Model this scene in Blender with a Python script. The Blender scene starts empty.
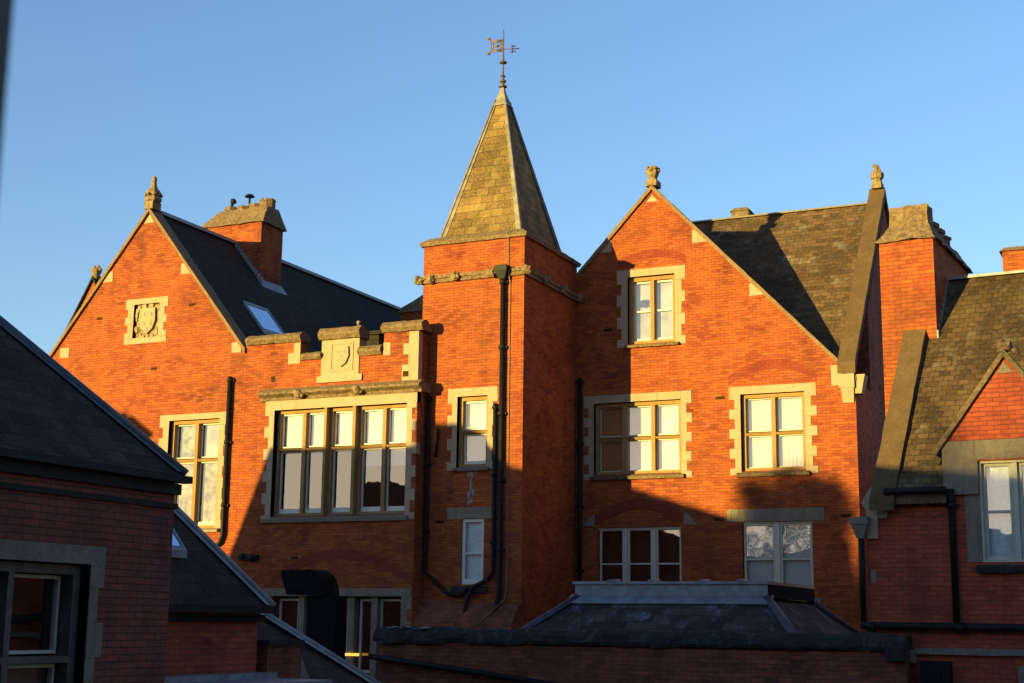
import bpy, bmesh, math, random
from mathutils import Matrix, Vector, noise
random.seed(7)
R = math.radians
SC = bpy.context.scene
COL = SC.collection

# ------------------------------------------------------------------ camera
cam_d = bpy.data.cameras.new('camera'); cam = bpy.data.objects.new('camera', cam_d); COL.objects.link(cam)
CX = Vector((0.90713038, 0.42068482, 0.01177955))
CY = Vector((0.06963392, -0.17763938, 0.98162894))
CZ = Vector((0.41504891, -0.88964517, -0.19043601))
m3 = Matrix((CX, CY, CZ)).transposed()          # columns: camera axes in the world
cam.matrix_world = Matrix.Translation((0, 0, 6.0)) @ m3.to_4x4()
cam_d.sensor_width = 36.0; cam_d.lens = 1455.0 * 36.0 / 1024.0
cam_d.clip_start = 0.05; cam_d.clip_end = 3000
cam_d.dof.use_dof = True; cam_d.dof.focus_distance = 38.0; cam_d.dof.aperture_fstop = 9.0
SC.camera = cam

# ------------------------------------------------------------------ light
SUN_EL, SUN_AZ = 3.0, 24.2       # low sun, behind the camera and to the left
w = bpy.data.worlds.new('World'); SC.world = w; w.use_nodes = True
nt = w.node_tree; nt.nodes.clear()
sky = nt.nodes.new('ShaderNodeTexSky'); sky.sky_type = 'NISHITA'; sky.sun_disc = False
sky.sun_elevation = R(SUN_EL); sky.sun_rotation = R(180 + SUN_AZ)
sky.air_density = 1.0; sky.dust_density = 0.2; sky.ozone_density = 2.6; sky.altitude = 50
bg = nt.nodes.new('ShaderNodeBackground'); bg.inputs['Strength'].default_value = 0.15
wo = nt.nodes.new('ShaderNodeOutputWorld')
mn = nt.nodes.new('ShaderNodeVectorMath'); mn.operation = 'MINIMUM'; mn.inputs[1].default_value = (4.2, 3.6, 2.35)
tn = nt.nodes.new('ShaderNodeVectorMath'); tn.operation = 'MULTIPLY'; tn.inputs[1].default_value = (1.0, .945, 1.03)
nt.links.new(sky.outputs[0], mn.inputs[0]); nt.links.new(mn.outputs[0], tn.inputs[0]); nt.links.new(tn.outputs[0], bg.inputs[0]); nt.links.new(bg.outputs[0], wo.inputs[0])
sd = bpy.data.lights.new('sun', 'SUN'); sd.energy = 3.8; sd.angle = R(0.45); sd.color = (1.0, 0.76, 0.19)
sun = bpy.data.objects.new('sun', sd); COL.objects.link(sun)
ldir = Vector((math.sin(R(SUN_AZ)) * math.cos(R(SUN_EL)), math.cos(R(SUN_AZ)) * math.cos(R(SUN_EL)), -math.sin(R(SUN_EL))))
sun.rotation_euler = ldir.to_track_quat('-Z', 'Y').to_euler(); sun.location = (-30, -50, 40)
SC.view_settings.view_transform = 'Standard'; SC.view_settings.look = 'None'
SC.view_settings.gamma = 1.0; SC.view_settings.use_curve_mapping = False
SC.view_settings.exposure = 1.88

# ------------------------------------------------------------------ materials
def newmat(name):
    m = bpy.data.materials.new(name); m.use_nodes = True
    t = m.node_tree; b = t.nodes['Principled BSDF']
    return m, t, b
def N(t, kind, **kw):
    n = t.nodes.new(kind)
    for k, v in kw.items():
        if k.startswith('i_'): n.inputs[k[2:].replace('_', ' ')].default_value = v
        else: setattr(n, k, v)
    return n
def mixc(t, fac, a, b, mode='MIX'):
    n = t.nodes.new('ShaderNodeMix'); n.data_type = 'RGBA'; n.blend_type = mode
    for s, v in ((n.inputs[0], fac), (n.inputs[6], a), (n.inputs[7], b)):
        if hasattr(v, 'is_output'): t.links.new(v, s)
        else: s.default_value = v if s is n.inputs[0] else (*v, 1) if len(v) == 3 else v
    return n.outputs[2]
def ramp(t, src, p0, p1, c0=(0, 0, 0), c1=(1, 1, 1)):
    n = t.nodes.new('ShaderNodeValToRGB'); n.color_ramp.elements[0].position = p0; n.color_ramp.elements[1].position = p1
    n.color_ramp.elements[0].color = (*c0, 1); n.color_ramp.elements[1].color = (*c1, 1)
    t.links.new(src, n.inputs[0]); return n.outputs[0]
def noi(t, vec, scale, detail=4, rough=.6, dist=0):
    n = N(t, 'ShaderNodeTexNoise'); n.inputs['Scale'].default_value = scale; n.inputs['Detail'].default_value = detail
    n.inputs['Roughness'].default_value = rough; n.inputs['Distortion'].default_value = dist
    t.links.new(vec, n.inputs['Vector']); return n.outputs['Fac']
def uvnode(t): return N(t, 'ShaderNodeUVMap', uv_map='UVMap').outputs[0]
def geo(t):
    return N(t, 'ShaderNodeNewGeometry').outputs['Position']
def scaled(t, vec, s):
    n = N(t, 'ShaderNodeVectorMath', operation='MULTIPLY'); t.links.new(vec, n.inputs[0]); n.inputs[1].default_value = s
    return n.outputs[0]
def bump(t, b, h, st, d=.01):
    n = N(t, 'ShaderNodeBump'); n.inputs['Strength'].default_value = st; n.inputs['Distance'].default_value = d
    t.links.new(h, n.inputs['Height']); t.links.new(n.outputs[0], b.inputs['Normal'])

def brick_mat(name, c1, c2, mortar, dark=(.055, .024, .016), dark_amt=.5, soot=.3):
    m, t, b = newmat(name); uv = uvnode(t); p = geo(t)
    br = N(t, 'ShaderNodeTexBrick'); br.offset = .5; br.squash = 1
    for k, v in (('Scale', 1), ('Mortar Size', .0055), ('Mortar Smooth', .3), ('Bias', -.1), ('Brick Width', .225), ('Row Height', .075)):
        br.inputs[k].default_value = v
    br.inputs['Color1'].default_value = (0, 0, 0, 1); br.inputs['Color2'].default_value = (1, 1, 1, 1); br.inputs['Mortar'].default_value = (.5, .5, .5, 1)
    t.links.new(uv, br.inputs['Vector'])
    # colour of each brick
    col = mixc(t, br.outputs['Color'], c1, c2)
    # odd burnt bricks, in streaks along the courses
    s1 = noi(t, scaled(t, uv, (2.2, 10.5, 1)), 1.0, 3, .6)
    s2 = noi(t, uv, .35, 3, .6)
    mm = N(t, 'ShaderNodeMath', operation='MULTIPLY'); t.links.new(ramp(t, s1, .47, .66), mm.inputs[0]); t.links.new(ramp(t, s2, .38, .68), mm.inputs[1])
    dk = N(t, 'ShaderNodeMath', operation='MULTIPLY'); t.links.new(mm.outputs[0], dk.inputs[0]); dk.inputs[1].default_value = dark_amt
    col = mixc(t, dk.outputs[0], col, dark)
    # weathering: soft blotches and rain streaks
    s3 = noi(t, p, .55, 5, .65, .3)
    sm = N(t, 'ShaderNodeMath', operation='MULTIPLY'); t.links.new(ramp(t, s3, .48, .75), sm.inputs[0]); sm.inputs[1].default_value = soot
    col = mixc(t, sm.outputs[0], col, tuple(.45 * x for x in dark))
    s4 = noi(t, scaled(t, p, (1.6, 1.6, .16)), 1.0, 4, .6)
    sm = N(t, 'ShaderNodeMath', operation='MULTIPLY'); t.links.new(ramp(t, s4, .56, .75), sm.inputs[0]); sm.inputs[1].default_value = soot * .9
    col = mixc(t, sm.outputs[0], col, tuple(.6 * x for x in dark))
    s5 = noi(t, p, 1.7, 2, .5)
    col = mixc(t, ramp(t, s5, .3, .7, (.0,) * 3, (.35,) * 3), col, tuple(min(1, 1.35 * x) for x in c2))
    g1 = noi(t, scaled(t, uv, (5, 14, 1)), 1.0, 5, .75)      # uneven firing and chipped faces inside each course
    col = mixc(t, ramp(t, g1, .50, .66, (0,) * 3, (.42,) * 3), col, tuple(.8 * x for x in dark))
    g2 = noi(t, scaled(t, uv, (3.1, 12, 1)), 1.7, 4, .7)
    col = mixc(t, ramp(t, g2, .55, .70, (0,) * 3, (.45,) * 3), col, tuple(min(1, 1.5 * x) for x in c2))
    mf = N(t, 'ShaderNodeMath', operation='MULTIPLY'); t.links.new(br.outputs['Fac'], mf.inputs[0]); mf.inputs[1].default_value = .9
    col = mixc(t, mf.outputs[0], col, mortar)
    t.links.new(col, b.inputs['Base Color']); b.inputs['Roughness'].default_value = .9
    b.inputs['Specular IOR Level'].default_value = .2
    fine = noi(t, p, 60, 3, .6)
    h = N(t, 'ShaderNodeMath', operation='SUBTRACT'); t.links.new(fine, h.inputs[0]); t.links.new(br.outputs['Fac'], h.inputs[1])
    bump(t, b, h.outputs[0], .7, .009)
    return m
def stone_mat(name, base, alt, lichen, lich_amt, lo=.45, hi=.62):
    m, t, b = newmat(name); p = geo(t)
    n1 = noi(t, p, 2.2, 5, .6); n2 = noi(t, p, 14, 6, .75, .4); n3 = noi(t, p, 45, 4, .6)
    col = mixc(t, ramp(t, n1, .3, .7), base, alt)
    f = N(t, 'ShaderNodeMath', operation='MULTIPLY'); t.links.new(ramp(t, n2, lo, hi), f.inputs[0]); f.inputs[1].default_value = lich_amt
    col = mixc(t, f.outputs[0], col, lichen)
    col = mixc(t, ramp(t, n3, .35, .75, (0,) * 3, (.25,) * 3), col, tuple(.55 * x for x in base))
    n5 = noi(t, scaled(t, p, (7, 7, .8)), 1.0, 4, .65)
    col = mixc(t, ramp(t, n5, .52, .72, (0,) * 3, (.5,) * 3), col, lichen)
    t.links.new(col, b.inputs['Base Color']); b.inputs['Roughness'].default_value = .92; b.inputs['Specular IOR Level'].default_value = .2
    bump(t, b, n2, .55, .02)
    return m
def slate_mat(name, c1, c2, moss, moss_amt, bw=.32, rh=.2, pale=None, lo=.42):
    m, t, b = newmat(name); uv = uvnode(t); p = geo(t)
    br = N(t, 'ShaderNodeTexBrick'); br.offset = .5
    for k, v in (('Scale', 1), ('Mortar Size', .006), ('Mortar Smooth', .2), ('Bias', 0), ('Brick Width', bw), ('Row Height', rh)):
        br.inputs[k].default_value = v
    br.inputs['Color1'].default_value = (0, 0, 0, 1); br.inputs['Color2'].default_value = (1, 1, 1, 1); br.inputs['Mortar'].default_value = (.2, .2, .2, 1)
    t.links.new(uv, br.inputs['Vector'])
    col = mixc(t, br.outputs['Color'], c1, c2)
    n1 = noi(t, p, .9, 6, .7, .5); n2 = noi(t, p, 6, 5, .7)
    a = N(t, 'ShaderNodeMath', operation='MULTIPLY'); t.links.new(ramp(t, n1, lo, lo + .22), a.inputs[0]); t.links.new(ramp(t, n2, .3, .6, (.35,) * 3), a.inputs[1])
    a2 = N(t, 'ShaderNodeMath', operation='MULTIPLY'); t.links.new(a.outputs[0], a2.inputs[0]); a2.inputs[1].default_value = moss_amt
    col = mixc(t, a2.outputs[0], col, moss)
    n6 = noi(t, p, .45, 4, .6, .8)
    col = mixc(t, ramp(t, n6, .45, .62, (0,) * 3, (.6,) * 3), col, tuple(.55 * x for x in c1))
    n4 = noi(t, p, 22, 4, .7)
    col = mixc(t, ramp(t, n4, .45, .8, (0,) * 3, (.5,) * 3), col, tuple(1.7 * x for x in c2))
    if pale:
        n3 = noi(t, scaled(t, p, (1.5, 1.5, .5)), 1.4, 5, .7)
        col = mixc(t, ramp(t, n3, .56, .68, (0,) * 3, (.6,) * 3), col, pale)
    mf = N(t, 'ShaderNodeMath', operation='MULTIPLY'); t.links.new(br.outputs['Fac'], mf.inputs[0]); mf.inputs[1].default_value = .9 if 'grey_roof' in name else .65
    col = mixc(t, mf.outputs[0], col, (.012, .012, .013))
    t.links.new(col, b.inputs['Base Color']); b.inputs['Roughness'].default_value = .85; b.inputs['Specular IOR Level'].default_value = .15
    # each slate course laps over the next: sawtooth height down the slope
    sx = N(t, 'ShaderNodeSeparateXYZ'); t.links.new(uv, sx.inputs[0])
    fr = N(t, 'ShaderNodeMath', operation='DIVIDE'); t.links.new(sx.outputs['Y'], fr.inputs[0]); fr.inputs[1].default_value = rh
    fr2 = N(t, 'ShaderNodeMath', operation='FRACT'); t.links.new(fr.outputs[0], fr2.inputs[0])
    h = N(t, 'ShaderNodeMath', operation='ADD'); t.links.new(fr2.outputs[0], h.inputs[0]); h.use_clamp = False
    hm = N(t, 'ShaderNodeMath', operation='MULTIPLY'); t.links.new(h.outputs[0], hm.inputs[0]); hm.inputs[1].default_value = -1
    h2 = N(t, 'ShaderNodeMath', operation='ADD'); t.links.new(hm.outputs[0], h2.inputs[0])
    t.links.new(br.outputs['Color'], h.inputs[1]); t.links.new(n2, h2.inputs[1])
    bump(t, b, h2.outputs[0], .9, .022)
    return m
def flat_mat(name, c, rough=.6, var=.25, scale=8, metal=0, spec=.4, c2=None):
    m, t, b = newmat(name); p = geo(t)
    n1 = noi(t, p, scale, 4, .6)
    col = mixc(t, ramp(t, n1, .35, .7), tuple(x * (1 - var) for x in c), c2 or tuple(min(1, x * (1 + var)) for x in c))
    t.links.new(col, b.inputs['Base Color']); b.inputs['Roughness'].default_value = rough
    b.inputs['Metallic'].default_value = metal; b.inputs['Specular IOR Level'].default_value = spec
    bump(t, b, n1, .15, .01)
    return m
M = {}
M['brick'] = brick_mat('orange_brick', (.175, .029, .015), (.325, .083, .018), (.10, .030, .02), dark_amt=.9, soot=.65)
M['arch_brick'] = brick_mat('arch_brick', (.16, .022, .014), (.22, .038, .018), (.10, .04, .025), dark_amt=.3, soot=.3)
M['brick_red'] = brick_mat('red_brick', (.25, .044, .023), (.37, .072, .032), (.08, .04, .035), dark=(.05, .03, .028), dark_amt=.7, soot=.5)
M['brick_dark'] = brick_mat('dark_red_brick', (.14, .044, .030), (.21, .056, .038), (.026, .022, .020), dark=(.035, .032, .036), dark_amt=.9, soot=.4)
M['brick_soot_shade'] = brick_mat('soot_shade_brick', (.13, .036, .024), (.28, .08, .035), (.05, .038, .032), dark=(.02, .018, .017), dark_amt=.9, soot=.95)  # sooty brick, also used where an end wall's shade is put into colour
M['stone'] = stone_mat('pale_limestone', (.29, .215, .150), (.33, .25, .19), (.17, .12, .07), .5, .52, .72)
M['stone_ochre_shade'] = stone_mat('ochre_shade_limestone', (.25, .135, .055), (.30, .18, .08), (.12, .08, .035), .6, .5, .7)  # limestone tinted darker: half shade of the recessed mullions put into the colour
M['coping_warm'] = stone_mat('brown_coping', (.19, .108, .058), (.23, .145, .08), (.08, .058, .028), .7, .4, .7)
M['stone_grey'] = stone_mat('grey_limestone', (.17, .135, .105), (.22, .18, .14), (.07, .06, .045), .6, .48, .7)
M['coping'] = stone_mat('lichened_coping', (.17, .112, .065), (.23, .155, .095), (.055, .038, .024), .9, .40, .62)
M['coping_dark'] = stone_mat('black_crusted_coping', (.018, .018, .017), (.035, .033, .03), (.09, .09, .085), .6, .58, .68)
M['coping_brown'] = stone_mat('moss_brown_coping', (.10, .058, .032), (.14, .083, .045), (.05, .04, .016), .7, .35, .7)
M['carved'] = stone_mat('carved_stone', (.23, .155, .08), (.28, .195, .11), (.05, .038, .02), .8, .45, .6)
M['slate'] = slate_mat('dark_slate', (.014, .011, .008), (.030, .025, .020), (.03, .028, .018), .5)
M['slate_streaked'] = slate_mat('streaked_slate', (.02, .017, .015), (.07, .06, .055), (.07, .05, .02), .8, bw=.34, rh=.26, pale=(.17, .19, .24), lo=.5)
M['slate_moss'] = slate_mat('mossy_slate', (.040, .025, .016), (.135, .080, .042), (.038, .026, .012), .85, bw=.26, rh=.165, pale=(.16, .15, .12), lo=.40)
M['slate_spire'] = slate_mat('yellow_lichen_slate', (.09, .055, .028), (.26, .165, .06), (.06, .055, .02), .8, bw=.36, rh=.24, lo=.42)
M['slate_brown'] = slate_mat('brown_slate', (.034, .021, .013), (.105, .062, .032), (.12, .085, .028), .75, bw=.18, rh=.135, pale=(.16, .14, .09), lo=.46)
M['tile_fore'] = slate_mat('grey_roof_slate', (.014, .009, .006), (.052, .036, .026), (.05, .034, .02), .5, bw=.3, rh=.19)
M['lead'] = flat_mat('lead_sheet', (.16, .175, .20), .5, .3, 5, 0, .5)
M['lead_warm'] = flat_mat('pale_lead', (.17, .145, .125), .7, .35, 4, 0, .5)
M['iron'] = flat_mat('black_iron', (.007, .007, .008), .6, .4, 12, 0, .2)
M['vent'] = flat_mat('dark_vent', (.035, .016, .008), .9, .3, 12, 0, .1)
M['lead_dark'] = flat_mat('dark_lead', (.05, .055, .075), .5, .3, 6, 0, .4)
M['soot_metal'] = flat_mat('sooty_metal', (.006, .006, .007), .9, .3, 6, 0, .1)
M['iron_brown'] = flat_mat('weathered_iron', (.09, .06, .03), .6, .4, 12, .3)
M['gilt'] = flat_mat('worn_gilt', (.16, .10, .045), .6, .4, 20, .2)
M['white'] = flat_mat('white_paint', (.50, .49, .46), .5, .05, 6)
M['cream'] = flat_mat('cream_paint', (.38, .36, .30), .5, .08, 6)
M['timber_dark'] = flat_mat('dark_timber', (.07, .055, .045), .6, .3, 6)
M['blind'] = flat_mat('cream_blind', (.44, .42, .50), .8, .2, 1.6)
M['blind_dim'] = flat_mat('dim_net_curtain', (.22, .19, .15), .8, .6, 4, c2=(.34, .31, .26))
M['blind_soft'] = flat_mat('soft_net_curtain', (.28, .26, .30), .8, .3, 2)
M['blind_grey'] = flat_mat('grey_blind', (.42, .43, .42), .8, .08, 3)
M['curtain'] = flat_mat('lace_curtain', (.62, .68, .72), .8, .15, 14)
M['orange_blind'] = flat_mat('tan_blind', (.30, .14, .06), .8, .1, 3)
M['room'] = flat_mat('dark_room_lining', (.02, .018, .016), .9, .3, 3, 0, .1)
M['asphalt'] = flat_mat('asphalt', (.05, .05, .05), .9, .3, 3)
M['grass'] = flat_mat('grass', (.05, .08, .025), .9, .4, 2)
M['bark'] = flat_mat('bark', (.10, .075, .05), .9, .3, 8)
M['leaf'] = flat_mat('leaves', (.055, .085, .03), .7, .3, 5)
M['yellow'] = flat_mat('yellow_plastic', (.8, .5, .05), .5, .05, 5)
M['white_stain'] = flat_mat('white_stain', (.20, .20, .20), .8, .2, 20)
m, t, b = newmat('vertical_blind')       # slatted blind behind the glass
uv = uvnode(t); sx = N(t, 'ShaderNodeSeparateXYZ'); t.links.new(uv, sx.inputs[0])
wv = N(t, 'ShaderNodeMath', operation='MULTIPLY'); t.links.new(sx.outputs[0], wv.inputs[0]); wv.inputs[1].default_value = 2 * math.pi / .11
sn = N(t, 'ShaderNodeMath', operation='SINE'); t.links.new(wv.outputs[0], sn.inputs[0])
t.links.new(ramp(t, sn.outputs[0], .0, 1, (.42, .40, .46), (.28, .26, .27)), b.inputs['Base Color']); b.inputs['Roughness'].default_value = .8
M['vblind'] = m
m, t, b = newmat('window_glass')
t.nodes.remove(b); out = t.nodes['Material Output']
g = N(t, 'ShaderNodeBsdfGlossy'); g.inputs['Roughness'].default_value = .015; g.inputs['Color'].default_value = (1, 1, 1, 1)
tr = N(t, 'ShaderNodeBsdfTransparent'); tr.inputs['Color'].default_value = (.95, .96, .95, 1)
lw = N(t, 'ShaderNodeLayerWeight'); lw.inputs['Blend'].default_value = .5; fr = N(t, 'ShaderNodeMapRange'); fr.interpolation_type = 'LINEAR'; fr.inputs['To Min'].default_value = .17; fr.inputs['To Max'].default_value = .9; pw = N(t, 'ShaderNodeMath', operation='POWER'); t.links.new(lw.outputs['Facing'], pw.inputs[0]); pw.inputs[1].default_value = 4; t.links.new(pw.outputs[0], fr.inputs['Value'])
nn = noi(t, geo(t), 1.3, 2, .5); bp = N(t, 'ShaderNodeBump'); bp.inputs['Strength'].default_value = .06; bp.inputs['Distance'].default_value = .05
t.links.new(nn, bp.inputs['Height']); t.links.new(bp.outputs[0], g.inputs['Normal'])
mx = N(t, 'ShaderNodeMixShader'); t.links.new(fr.outputs[0], mx.inputs[0]); t.links.new(tr.outputs[0], mx.inputs[1]); t.links.new(g.outputs[0], mx.inputs[2])
t.links.new(mx.outputs[0], out.inputs['Surface']); M['glass'] = m
m, t, b = newmat('roof_glass'); b.inputs['Base Color'].default_value = (.55, .62, .75, 1); b.inputs['Metallic'].default_value = 1; b.inputs['Roughness'].default_value = .08; M['roof_glass'] = m

# ------------------------------------------------------------------ builders
WM = {}
def tag(o, label=None, cat=None, group=None, kind=None):
    if label: o['label'] = label
    if cat: o['category'] = cat
    if group: o['group'] = group
    if kind: o['kind'] = kind
    return o
def thing(name, label, cat, loc, rot=0, group=None):
    o = bpy.data.objects.new(name, None); COL.objects.link(o)
    o.location = loc; o.rotation_euler = (0, 0, rot); o.empty_display_size = .3
    WM[o] = Matrix.Translation(loc) @ Matrix.Rotation(rot, 4, 'Z')
    return tag(o, label, cat, group)
class MB:
    def __init__(s, frame=None): s.bm = bmesh.new(); s.F = frame or Matrix()
    def face(s, pts, mat=0):
        vs = [s.bm.verts.new(p) for p in pts]
        try: f = s.bm.faces.new(vs); f.material_index = mat; return f
        except ValueError: return None
    def hexa(s, p):   # 8 points: bottom 4 ccw, top 4 ccw
        v = [s.bm.verts.new(q) for q in p]
        for idx in ((3, 2, 1, 0), (4, 5, 6, 7), (0, 1, 5, 4), (1, 2, 6, 5), (2, 3, 7, 6), (3, 0, 4, 7)): s.bm.faces.new([v[i] for i in idx])
        return s
    def box(s, x0, x1, y0, y1, z0, z1):
        return s.hexa([(x0, y0, z0), (x1, y0, z0), (x1, y1, z0), (x0, y1, z0), (x0, y0, z1), (x1, y0, z1), (x1, y1, z1), (x0, y1, z1)])
    def frustum(s, x0, x1, y0, y1, z0, X0, X1, Y0, Y1, z1):
        return s.hexa([(x0, y0, z0), (x1, y0, z0), (x1, y1, z0), (x0, y1, z0), (X0, Y0, z1), (X1, Y0, z1), (X1, Y1, z1), (X0, Y1, z1)])
    def prism(s, poly, y0, y1, axis='y'):   # poly in (x,z) extruded along y ; axis='x': poly in (y,z) extruded along x
        f = (lambda a, b, c: (a, c, b)) if axis == 'y' else (lambda a, b, c: (c, a, b))
        if axis == 'z': f = lambda a, b, c: (a, b, c)
        A = [s.bm.verts.new(f(p[0], p[1], y0)) for p in poly]; B = [s.bm.verts.new(f(p[0], p[1], y1)) for p in poly]
        s.bm.faces.new(A); s.bm.faces.new(B[::-1]); n = len(poly)
        for i in range(n): s.bm.faces.new([A[i], B[i], B[(i + 1) % n], A[(i + 1) % n]])
        return s
    def tube(s, path, r, n=10, caps=True):
        path = [Vector(p) for p in path]; rings = []
        rr = r if isinstance(r, (list, tuple)) else [r] * len(path)
        for i, p in enumerate(path):
            d = (path[min(i + 1, len(path) - 1)] - path[max(i - 1, 0)]).normalized()
            a = d.orthogonal().normalized() if i == 0 else (s._a - d * s._a.dot(d)).normalized()
            s._a = a; bb = d.cross(a)
            rings.append([s.bm.verts.new(p + (a * math.cos(2 * math.pi * k / n) + bb * math.sin(2 * math.pi * k / n)) * rr[i]) for k in range(n)])
        for A, B in zip(rings, rings[1:]):
            for k in range(n):
                f = s.bm.faces.new([A[k], A[(k + 1) % n], B[(k + 1) % n], B[k]]); f.smooth = True
        if caps: s.bm.faces.new(rings[0][::-1]); s.bm.faces.new(rings[-1])
        return s
    def lathe(s, c, prof, n=12, rot=0):
        rings = [[s.bm.verts.new((c[0] + r * math.cos(2 * math.pi * k / n + rot), c[1] + r * math.sin(2 * math.pi * k / n + rot), c[2] + z)) for k in range(n)] for r, z in prof]
        for A, B in zip(rings, rings[1:]):
            for k in range(n): s.bm.faces.new([A[k], A[(k + 1) % n], B[(k + 1) % n], B[k]])
        s.bm.faces.new(rings[0][::-1]); s.bm.faces.new(rings[-1]); return s
    def blob(s, c, r, seed=0, sub=2, amp=.35, sc=(1, 1, 1)):
        g = bmesh.ops.create_icosphere(s.bm, subdivisions=sub, radius=1)
        for v in g['verts']:
            k = 1 + amp * noise.noise(v.co * 2.1 + Vector((seed * 3.7, 0, seed)))
            v.co = Vector((v.co.x * r * sc[0] * k + c[0], v.co.y * r * sc[1] * k + c[1], v.co.z * r * sc[2] * k + c[2]))
        return s
    def rough(s, amp, scale=4, seg=.25):
        """break up long straight edges so that worn stone has an uneven arris"""
        for _ in range(6):
            es = [e for e in s.bm.edges if e.calc_length() > seg * 1.6]
            if not es: break
            bmesh.ops.subdivide_edges(s.bm, edges=es, cuts=1, use_grid_fill=True)
        for v in s.bm.verts:
            q = v.co * scale
            v.co += Vector((noise.noise(q), noise.noise(q + Vector((17, 3, 5))), noise.noise(q + Vector((5, 31, 9))))) * amp
        return s
    def build(s, name, mat, parent=None, cuts=None, label=None, smooth=False, bevel=0):
        bm = s.bm
        bmesh.ops.remove_doubles(bm, verts=bm.verts, dist=1e-5)
        bmesh.ops.recalc_face_normals(bm, faces=bm.faces)
        if bevel:
            es = [e for e in bm.edges if len(e.link_faces) == 2 and e.calc_face_angle(0) > .5]
            bmesh.ops.bevel(bm, geom=es, offset=bevel, segments=1, affect='EDGES', clamp_overlap=True)
        me = bpy.data.meshes.new(name); bm.to_mesh(me); bm.free()
        if cuts: me = boolean(me, cuts)
        bm = bmesh.new(); bm.from_mesh(me)
        uvl = bm.loops.layers.uv.get('UVMap') or bm.loops.layers.uv.new('UVMap')
        bm.normal_update()
        for f in bm.faces:
            n = f.normal
            if abs(n.z) > .999: tu, tv = Vector((1, 0, 0)), Vector((0, 1, 0))
            else: tu = Vector((0, 0, 1)).cross(n).normalized(); tv = n.cross(tu)
            for l in f.loops: l[uvl].uv = (l.vert.co.dot(tu), l.vert.co.dot(tv))
            if smooth: f.smooth = True
        P = WM[parent] if parent is not None else Matrix()
        for v in bm.verts: v.co = s.F @ v.co
        lo = Vector([min(v.co[i] for v in bm.verts) for i in range(3)]); hi = Vector([max(v.co[i] for v in bm.verts) for i in range(3)])
        o0 = P.inverted() @ Vector(((lo.x + hi.x) / 2, (lo.y + hi.y) / 2, lo.z))
        T = (P @ Matrix.Translation(o0)); Ti = T.inverted()
        for v in bm.verts: v.co = Ti @ v.co
        bm.to_mesh(me); bm.free(); me.materials.clear(); me.materials.append(M[mat])
        o = bpy.data.objects.new(name, me); COL.objects.link(o); o.parent = parent; o.location = o0
        WM[o] = T
        if label: o['label'] = label
        return o
def boolean(me, boxes):
    o = bpy.data.objects.new('tmp', me); COL.objects.link(o)
    cb = bmesh.new()
    for bx in boxes:
        if callable(bx): bx(cb); continue
        x0, x1, y0, y1, z0, z1 = bx
        g = bmesh.ops.create_cube(cb, size=1)
        for v in g['verts']: v.co = Vector(((x0 + x1) / 2 + v.co.x * (x1 - x0), (y0 + y1) / 2 + v.co.y * (y1 - y0), (z0 + z1) / 2 + v.co.z * (z1 - z0)))
    cm = bpy.data.meshes.new('cut'); cb.to_mesh(cm); cb.free()
    c = bpy.data.objects.new('tmpcut', cm); COL.objects.link(c)
    md = o.modifiers.new('b', 'BOOLEAN'); md.operation = 'DIFFERENCE'; md.object = c; md.solver = 'EXACT'
    dg = bpy.context.evaluated_depsgraph_get()
    r = bpy.data.meshes.new_from_object(o.evaluated_get(dg))
    bpy.data.objects.remove(o); bpy.data.objects.remove(c)
    return r

# ---- quoined stone surround round an opening [a0,a1]x[z0,z1] in the wall plane y=yw
def surround(root, F, a0, a1, z0, z1, yw, head=.2, nar=.17, wid=.31, n=7, depth=.13, mat='stone', left=True, right=True, proud=.012, name='window_surround'):
    b = MB(F); y0, y1 = yw - proud, yw + depth
    hz = (z1 + head - z0) / n
    b.box(a0 - wid, a1 + wid, y0, y1, z1, z1 + head)
    zz = z1; k = 0; hs = [max(.08, hz - head * .6)] + [hz] * (n + 2)
    while zz > z0 + .01:
        z2 = max(z0, zz - hs[k]); wd = wid if k % 2 == 0 else nar
        j = random.uniform(-.012, .012)
        g = .005; e = random.uniform(0, .006)
        if left: b.box(a0 - wd + (j if wd == nar else 0), a0, y0 - e, y1, z2 + g, zz)
        j = random.uniform(-.02, .02)
        if right: b.box(a1, a1 + wd + j, y0 - e, y1, z2 + g, zz)
        zz = z2; k += 1
    return b.build(name, mat, root)
def sill(root, F, a0, a1, z, yw, h=.11, out=.14, mat='coping', d=.2):
    b = MB(F); b.hexa([(a0, yw - out + .03, z - h), (a1, yw - out + .03, z - h), (a1, yw + d, z - h), (a0, yw + d, z - h),
                       (a0, yw - out, z - h * .45), (a1, yw - out, z - h * .45), (a1, yw + d, z + .05), (a0, yw + d, z + .05)])
    b.rough(.012, 9, .12); return b.build('sill', mat, root)
def ring(b, a0, a1, z0, z1, t, y0, y1, tb=None):
    tb = t if tb is None else tb
    b.box(a0, a0 + t, y0, y1, z0, z1); b.box(a1 - t, a1, y0, y1, z0, z1)
    b.box(a0 + t, a1 - t, y0, y1, z1 - t, z1); b.box(a0 + t, a1 - t, y0, y1, z0, z0 + tb)
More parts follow.
